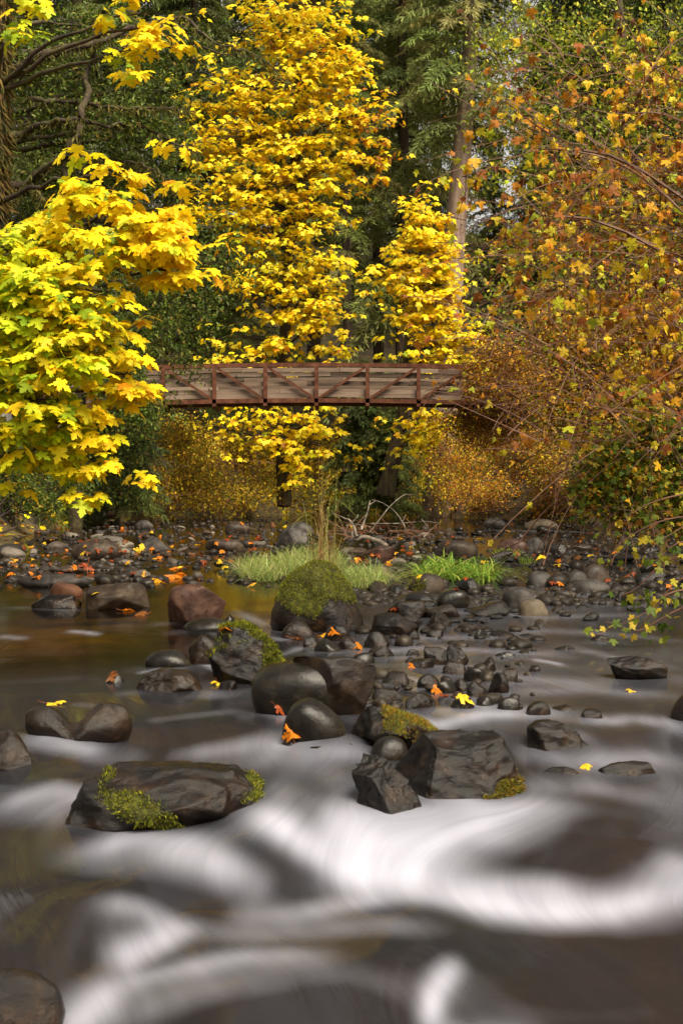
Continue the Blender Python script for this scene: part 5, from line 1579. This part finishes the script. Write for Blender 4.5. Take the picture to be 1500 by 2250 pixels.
# ------------------------------------------------------------------ conifers
def conifer_meshes(seed, H, bf, Lmax, nb, cols, wts, tr):
    r_ = np.random.default_rng(seed)
    u_ = np.sort(r_.uniform(size=nb)) ** .9
    h = H * (bf + (1 - bf) * u_)
    az_ = r_.uniform(0, 6.28, nb)
    L = Lmax * (1 - (h - H * bf) / (H * (1 - bf))) ** .75 * r_.uniform(.65, 1.1, nb) + .35
    droop = r_.uniform(.4, .75, nb)
    Mp = 14
    t = np.linspace(.12, 1, Mp)
    rad = np.column_stack([np.cos(az_), np.sin(az_), np.zeros(nb)])
    tan = np.column_stack([-np.sin(az_), np.cos(az_), np.zeros(nb)])
    pt = rad[:, None, :] * (L[:, None] * t)[:, :, None]
    pt[:, :, 2] = h[:, None] + .22 * L[:, None] * t - droop[:, None] * L[:, None] * t ** 2
    acc = Acc()
    nbk = 7
    S = np.linspace(.12, 1, nbk)
    base, dirs, ln = [], [], []
    for sd in (-1, 1):
        l = np.clip(.34 * L[:, None] * (1.05 - t) * r_.uniform(.6, 1.25, (nb, Mp)), .14, 1.1)
        dv = nrm(sd * tan[:, None, :] * .9 + rad[:, None, :] * .55 + np.array([0, 0, -.35]) + r_.normal(size=(nb, Mp, 3)) * .22)
        for s in S:
            q = pt + dv * (l * s)[:, :, None]
            q[:, :, 2] -= .3 * l * s * s
            base.append(q.reshape(-1, 3))
            dirs.append((dv + r_.normal(size=dv.shape) * .45 + np.array([0, 0, -.35])).reshape(-1, 3))
    base, dirs = np.concatenate(base), np.concatenate(dirs)
    N = len(base)
    bcol = palette(cols, wts, nb, .12, r_)
    cidx = np.tile(np.repeat(np.arange(nb), Mp), 2 * nbk)
    scatter(acc, NEEDLE, base + r_.normal(size=(N, 3)) * .03, dirs, r_.normal(size=(N, 3)) + [0, 0, 1.0], r_.uniform(.2, .42, N), np.clip(bcol[cidx] * (1 + .22 * r_.normal(size=(N, 1))), .004, .6))
    crown = make_mesh('crown', np.concatenate(acc.V), [np.concatenate(v) for v in acc.F.values()], M['needle'], np.concatenate(acc.C))
    wd = Acc()
    for j in range(nb):
        tv, tf = tube(np.vstack([[[0, 0, h[j]]], pt[j, [0, 4, 8, 12]]]), np.linspace(.012 * L[j] + .015, .006, 5), 3)
        wd.add(tv, tf)
    for j in range(int(26 * bf)):                         # dead stubs on the bare trunk
        a_ = r_.uniform(0, 6.28)
        hh = H * bf * r_.uniform(.3, 1)
        e = np.array([math.cos(a_), math.sin(a_), -.15]) * r_.uniform(.3, 1.2)
        tv, tf = tube(np.array([[0, 0, hh], [e[0] * .5, e[1] * .5, hh + .05], [e[0], e[1], hh + e[2]]]), [.03, .02, .008], 3)
        wd.add(tv, tf)
    limbs = make_mesh('limb', np.concatenate(wd.V), [np.concatenate(v) for v in wd.F.values()], M['bark'])
    zz = np.linspace(-.4, H, 26)
    pth = np.column_stack([.05 * np.sin(zz * .5 + seed), .05 * np.cos(zz * .37), zz])
    tv, tf = tube(pth, tr * (1 - np.clip(zz, 0, H) / H) ** .8 + .02 + .12 * tr * np.exp(-np.clip(zz, 0, 9) * 1.2), 10)
    trunk = make_mesh('trunk', tv, tf, M['firbark'], None, True)
    return trunk, limbs, crown


CG = [(.24, .275, .075), (.32, .35, .115), (.19, .215, .06), (.38, .35, .13)]
DK = [(.11, .14, .035), (.16, .19, .05), (.08, .1, .028)]
CT = [conifer_meshes(1, 34, .14, 4.4, 230, CG, [3, 3, 2, 1], .34), conifer_meshes(2, 38, .34, 4.2, 210, CG, [3, 2, 3, 1], .36), conifer_meshes(3, 30, .1, 4.0, 220, DK, [3, 3, 2], .3), conifer_meshes(4, 9, .06, 2.0, 120, DK + [(.09, .12, .035)], [3, 3, 2, 1], .09), conifer_meshes(5, 38, .43, 3.6, 300, CG, [3, 2, 3, 1], .56)]


def conifer(kind, px, Y, label, group, rz=0, sc=1.0, lean=0.0, name='fir_tree', bark=None, leanx=0.0, z=None):
    x = (px - 750) / F * Y
    root = empty(name, (x, Y, gz(x, Y) if z is None else z))
    root.rotation_euler = (0, 0, rz)
    if lean or leanx:
        root.rotation_euler = (leanx, lean, rz)
    root.scale = (sc, sc, sc)
    tag(root, label, 'tree', group)
    for nm, me in zip(('trunk', 'limb', 'crown'), CT[kind]):
        o = bpy.data.objects.new(nm, me)
        COL.objects.link(o)
        o.parent = root
        if nm == 'crown':
            o['kind'] = 'stuff'
        if nm == 'limb':
            o['kind'] = 'stuff'
        if nm == 'trunk' and bark:
            o.material_slots[0].link = 'OBJECT'
            o.material_slots[0].material = M[bark]
    return root


FG = 'conifers of the forest behind the bridge'
conifer(0, 885, 62, 'dense grey green fir filling the top middle right of the yellow maple', FG, .4, 1.05)
conifer(4, 958, 57, 'leaning fir with a stout pale bare trunk right of the smaller maple', FG, 0.0, 1.0, .07, bark='palebark')
conifer(3, 790, 56, 'young dark conifer between the two maples', FG, 1.0, .75)
conifer(3, 868, 55, 'young dark conifer behind the smaller maple', FG, 2.6, .6)
conifer(3, 262, 42, 'young dark hemlock beside the left end of the bridge', FG, .3, .75)
conifer(1, 762, 60, 'slender conifer with a bare brown trunk between the maples', FG, .8, .72)
conifer(1, 830, 66, 'thin trunked conifer directly behind the bridge right of centre', FG, 3.3, .8)
conifer(2, 425, 56, 'dark conifer with brown trunk behind the left part of the bridge', FG, 1.4, .9)
WHERE = [(-999, 120, 'left of the near maple boughs'), (120, 400, 'above the near maple boughs'), (400, 600, 'behind the left side of the tall yellow maple'), (600, 780, 'behind the right side of the tall yellow maple'),
         (780, 930, 'behind the dense grey green fir'), (930, 1110, 'behind the pale trunked fir'), (1110, 1300, 'behind the light green alder'), (1300, 1480, 'behind the arching stems at right'), (1480, 9999, 'at the right picture edge')]
for k, (kd, px, Y) in enumerate([(2, 560, 63), (0, 690, 70), (2, 1085, 66), (2, 1180, 72), (2, 960, 76), (2, 300, 56), (2, 170, 52), (0, 60, 60), (2, -60, 50), (1, -160, 60), (2, 1270, 60), (0, 1370, 66), (2, 1460, 58), (0, 1570, 66), (2, 1690, 60),
                                 (0, 480, 80), (2, 620, 84), (0, 790, 82), (2, 890, 88), (2, 1240, 84), (0, 1330, 90), (2, 1450, 86), (0, 370, 88), (2, 240, 78), (0, 110, 84), (2, 0, 78), (2, 720, 96), (2, 560, 98), (2, 1600, 88), (0, -130, 84)]):
    wh = [w for a, b, w in WHERE if a <= px < b][0]
    seen_ = globals().setdefault('SEEN', {})
    key_ = (wh, Y > 74)
    seen_[key_] = seen_.get(key_, 0) + 1
    conifer(kd, px, Y, ('farther ' if Y > 74 else '') + ('second ' if seen_[key_] == 2 else 'third ' if seen_[key_] == 3 else '') + ('young ' if kd == 3 else '') + 'dark forest conifer ' + wh, FG, k * 1.37, (.62 if px in (1085, 1180) else 1.0) + .08 * math.sin(k * 2.3))
# the forest continued out of view, added so rocks reflect trees instead of sky
for k, (kd, x, Y, sc) in enumerate([(2, -13, 3, .8), (2, -16, 11, .9), (0, -12, -8, .7), (2, -17, 22, .95), (2, -8, -24, .75), (0, 1, -30, .75), (2, 9, -26, .6), (2, -15, -17, .8), (2, 14, 6, .7), (0, 16, 15, .8), (2, 17, 27, .9), (2, -5, -34, .8), (2, 17, -12, .55)]):
    rr_ = conifer(kd, 750, 10, 'unseen conifer added to the forest beside and behind the viewpoint', 'conifers along the banks outside the view', k * 1.1, sc)
    rr_.location = (x, Y, gz(x, Y))

# ------------------------------------------------------------------ far bank grass and leaf litter
rt = np.random.default_rng(91)
acc = Acc()
n = 3400
bx = rt.uniform(-3.5, 7.5, n)
by = rt.uniform(60.2, 64, n)
base = np.column_stack([bx, by, ground_z(bx, by)])
blades(acc, base, rt.normal(size=(n, 3)) * .35 + [0, 0, 1], rt.uniform(.3, .9, n), rt.uniform(.3, 1.1, n), rt.uniform(.015, .04, n), palette([(.5, .4, .06), (.34, .34, .05), (.24, .28, .04), (.55, .33, .04)], [4, 3, 2, 2], n, .2, rt))
tag(acc.build('bank_grass', M['grass']), 'golden grass along the far bank beneath the bridge', None, None, 'stuff')
acc = Acc()
n = 900
a = rt.uniform(-12.5, -8, n)
by = rt.uniform(36, 46, n)
a = xl(by) - rt.uniform(0, 2, n)
base = np.column_stack([a, by, ground_z(a, by)])
blades(acc, base, rt.normal(size=(n, 3)) * .5 + [.2, -.3, 1], rt.uniform(.4, 1.0, n), rt.uniform(.8, 1.5, n), rt.uniform(.02, .04, n), palette([(.1, .16, .03), (.18, .22, .04), (.3, .24, .05)], [3, 3, 1], n, .2, rt))
tag(acc.build('bank_sedge', M['grass']), 'drooping green sedge along the left bank', None, None, 'stuff')
acc = Acc()
n = 7000
by = np.concatenate([rt.uniform(60.2, 66, n // 2), rt.uniform(10, 58, n - n // 2)])
bx = np.where(np.arange(n) < n // 2, rt.uniform(-12, 10, n), np.where(rt.uniform(size=n) < .5, xl(by) - rt.uniform(0, 3, n), xr(by) + rt.uniform(0, 3, n)))
base = np.column_stack([bx, by, ground_z(bx, by) + .03])
scatter(acc, MAPLE, base, rt.normal(size=(n, 3)) * [1, 1, .2], rt.normal(size=(n, 3)) * .3 + [0, 0, 1], rt.uniform(.12, .28, n), palette([YEL, GLD, ORG, (.25, .1, .02)], [4, 4, 2, 2], n, .15, rt))
tag(acc.build('leaf_litter', M['maple']), 'fallen yellow leaves carpeting the stream banks', None, None, 'stuff')
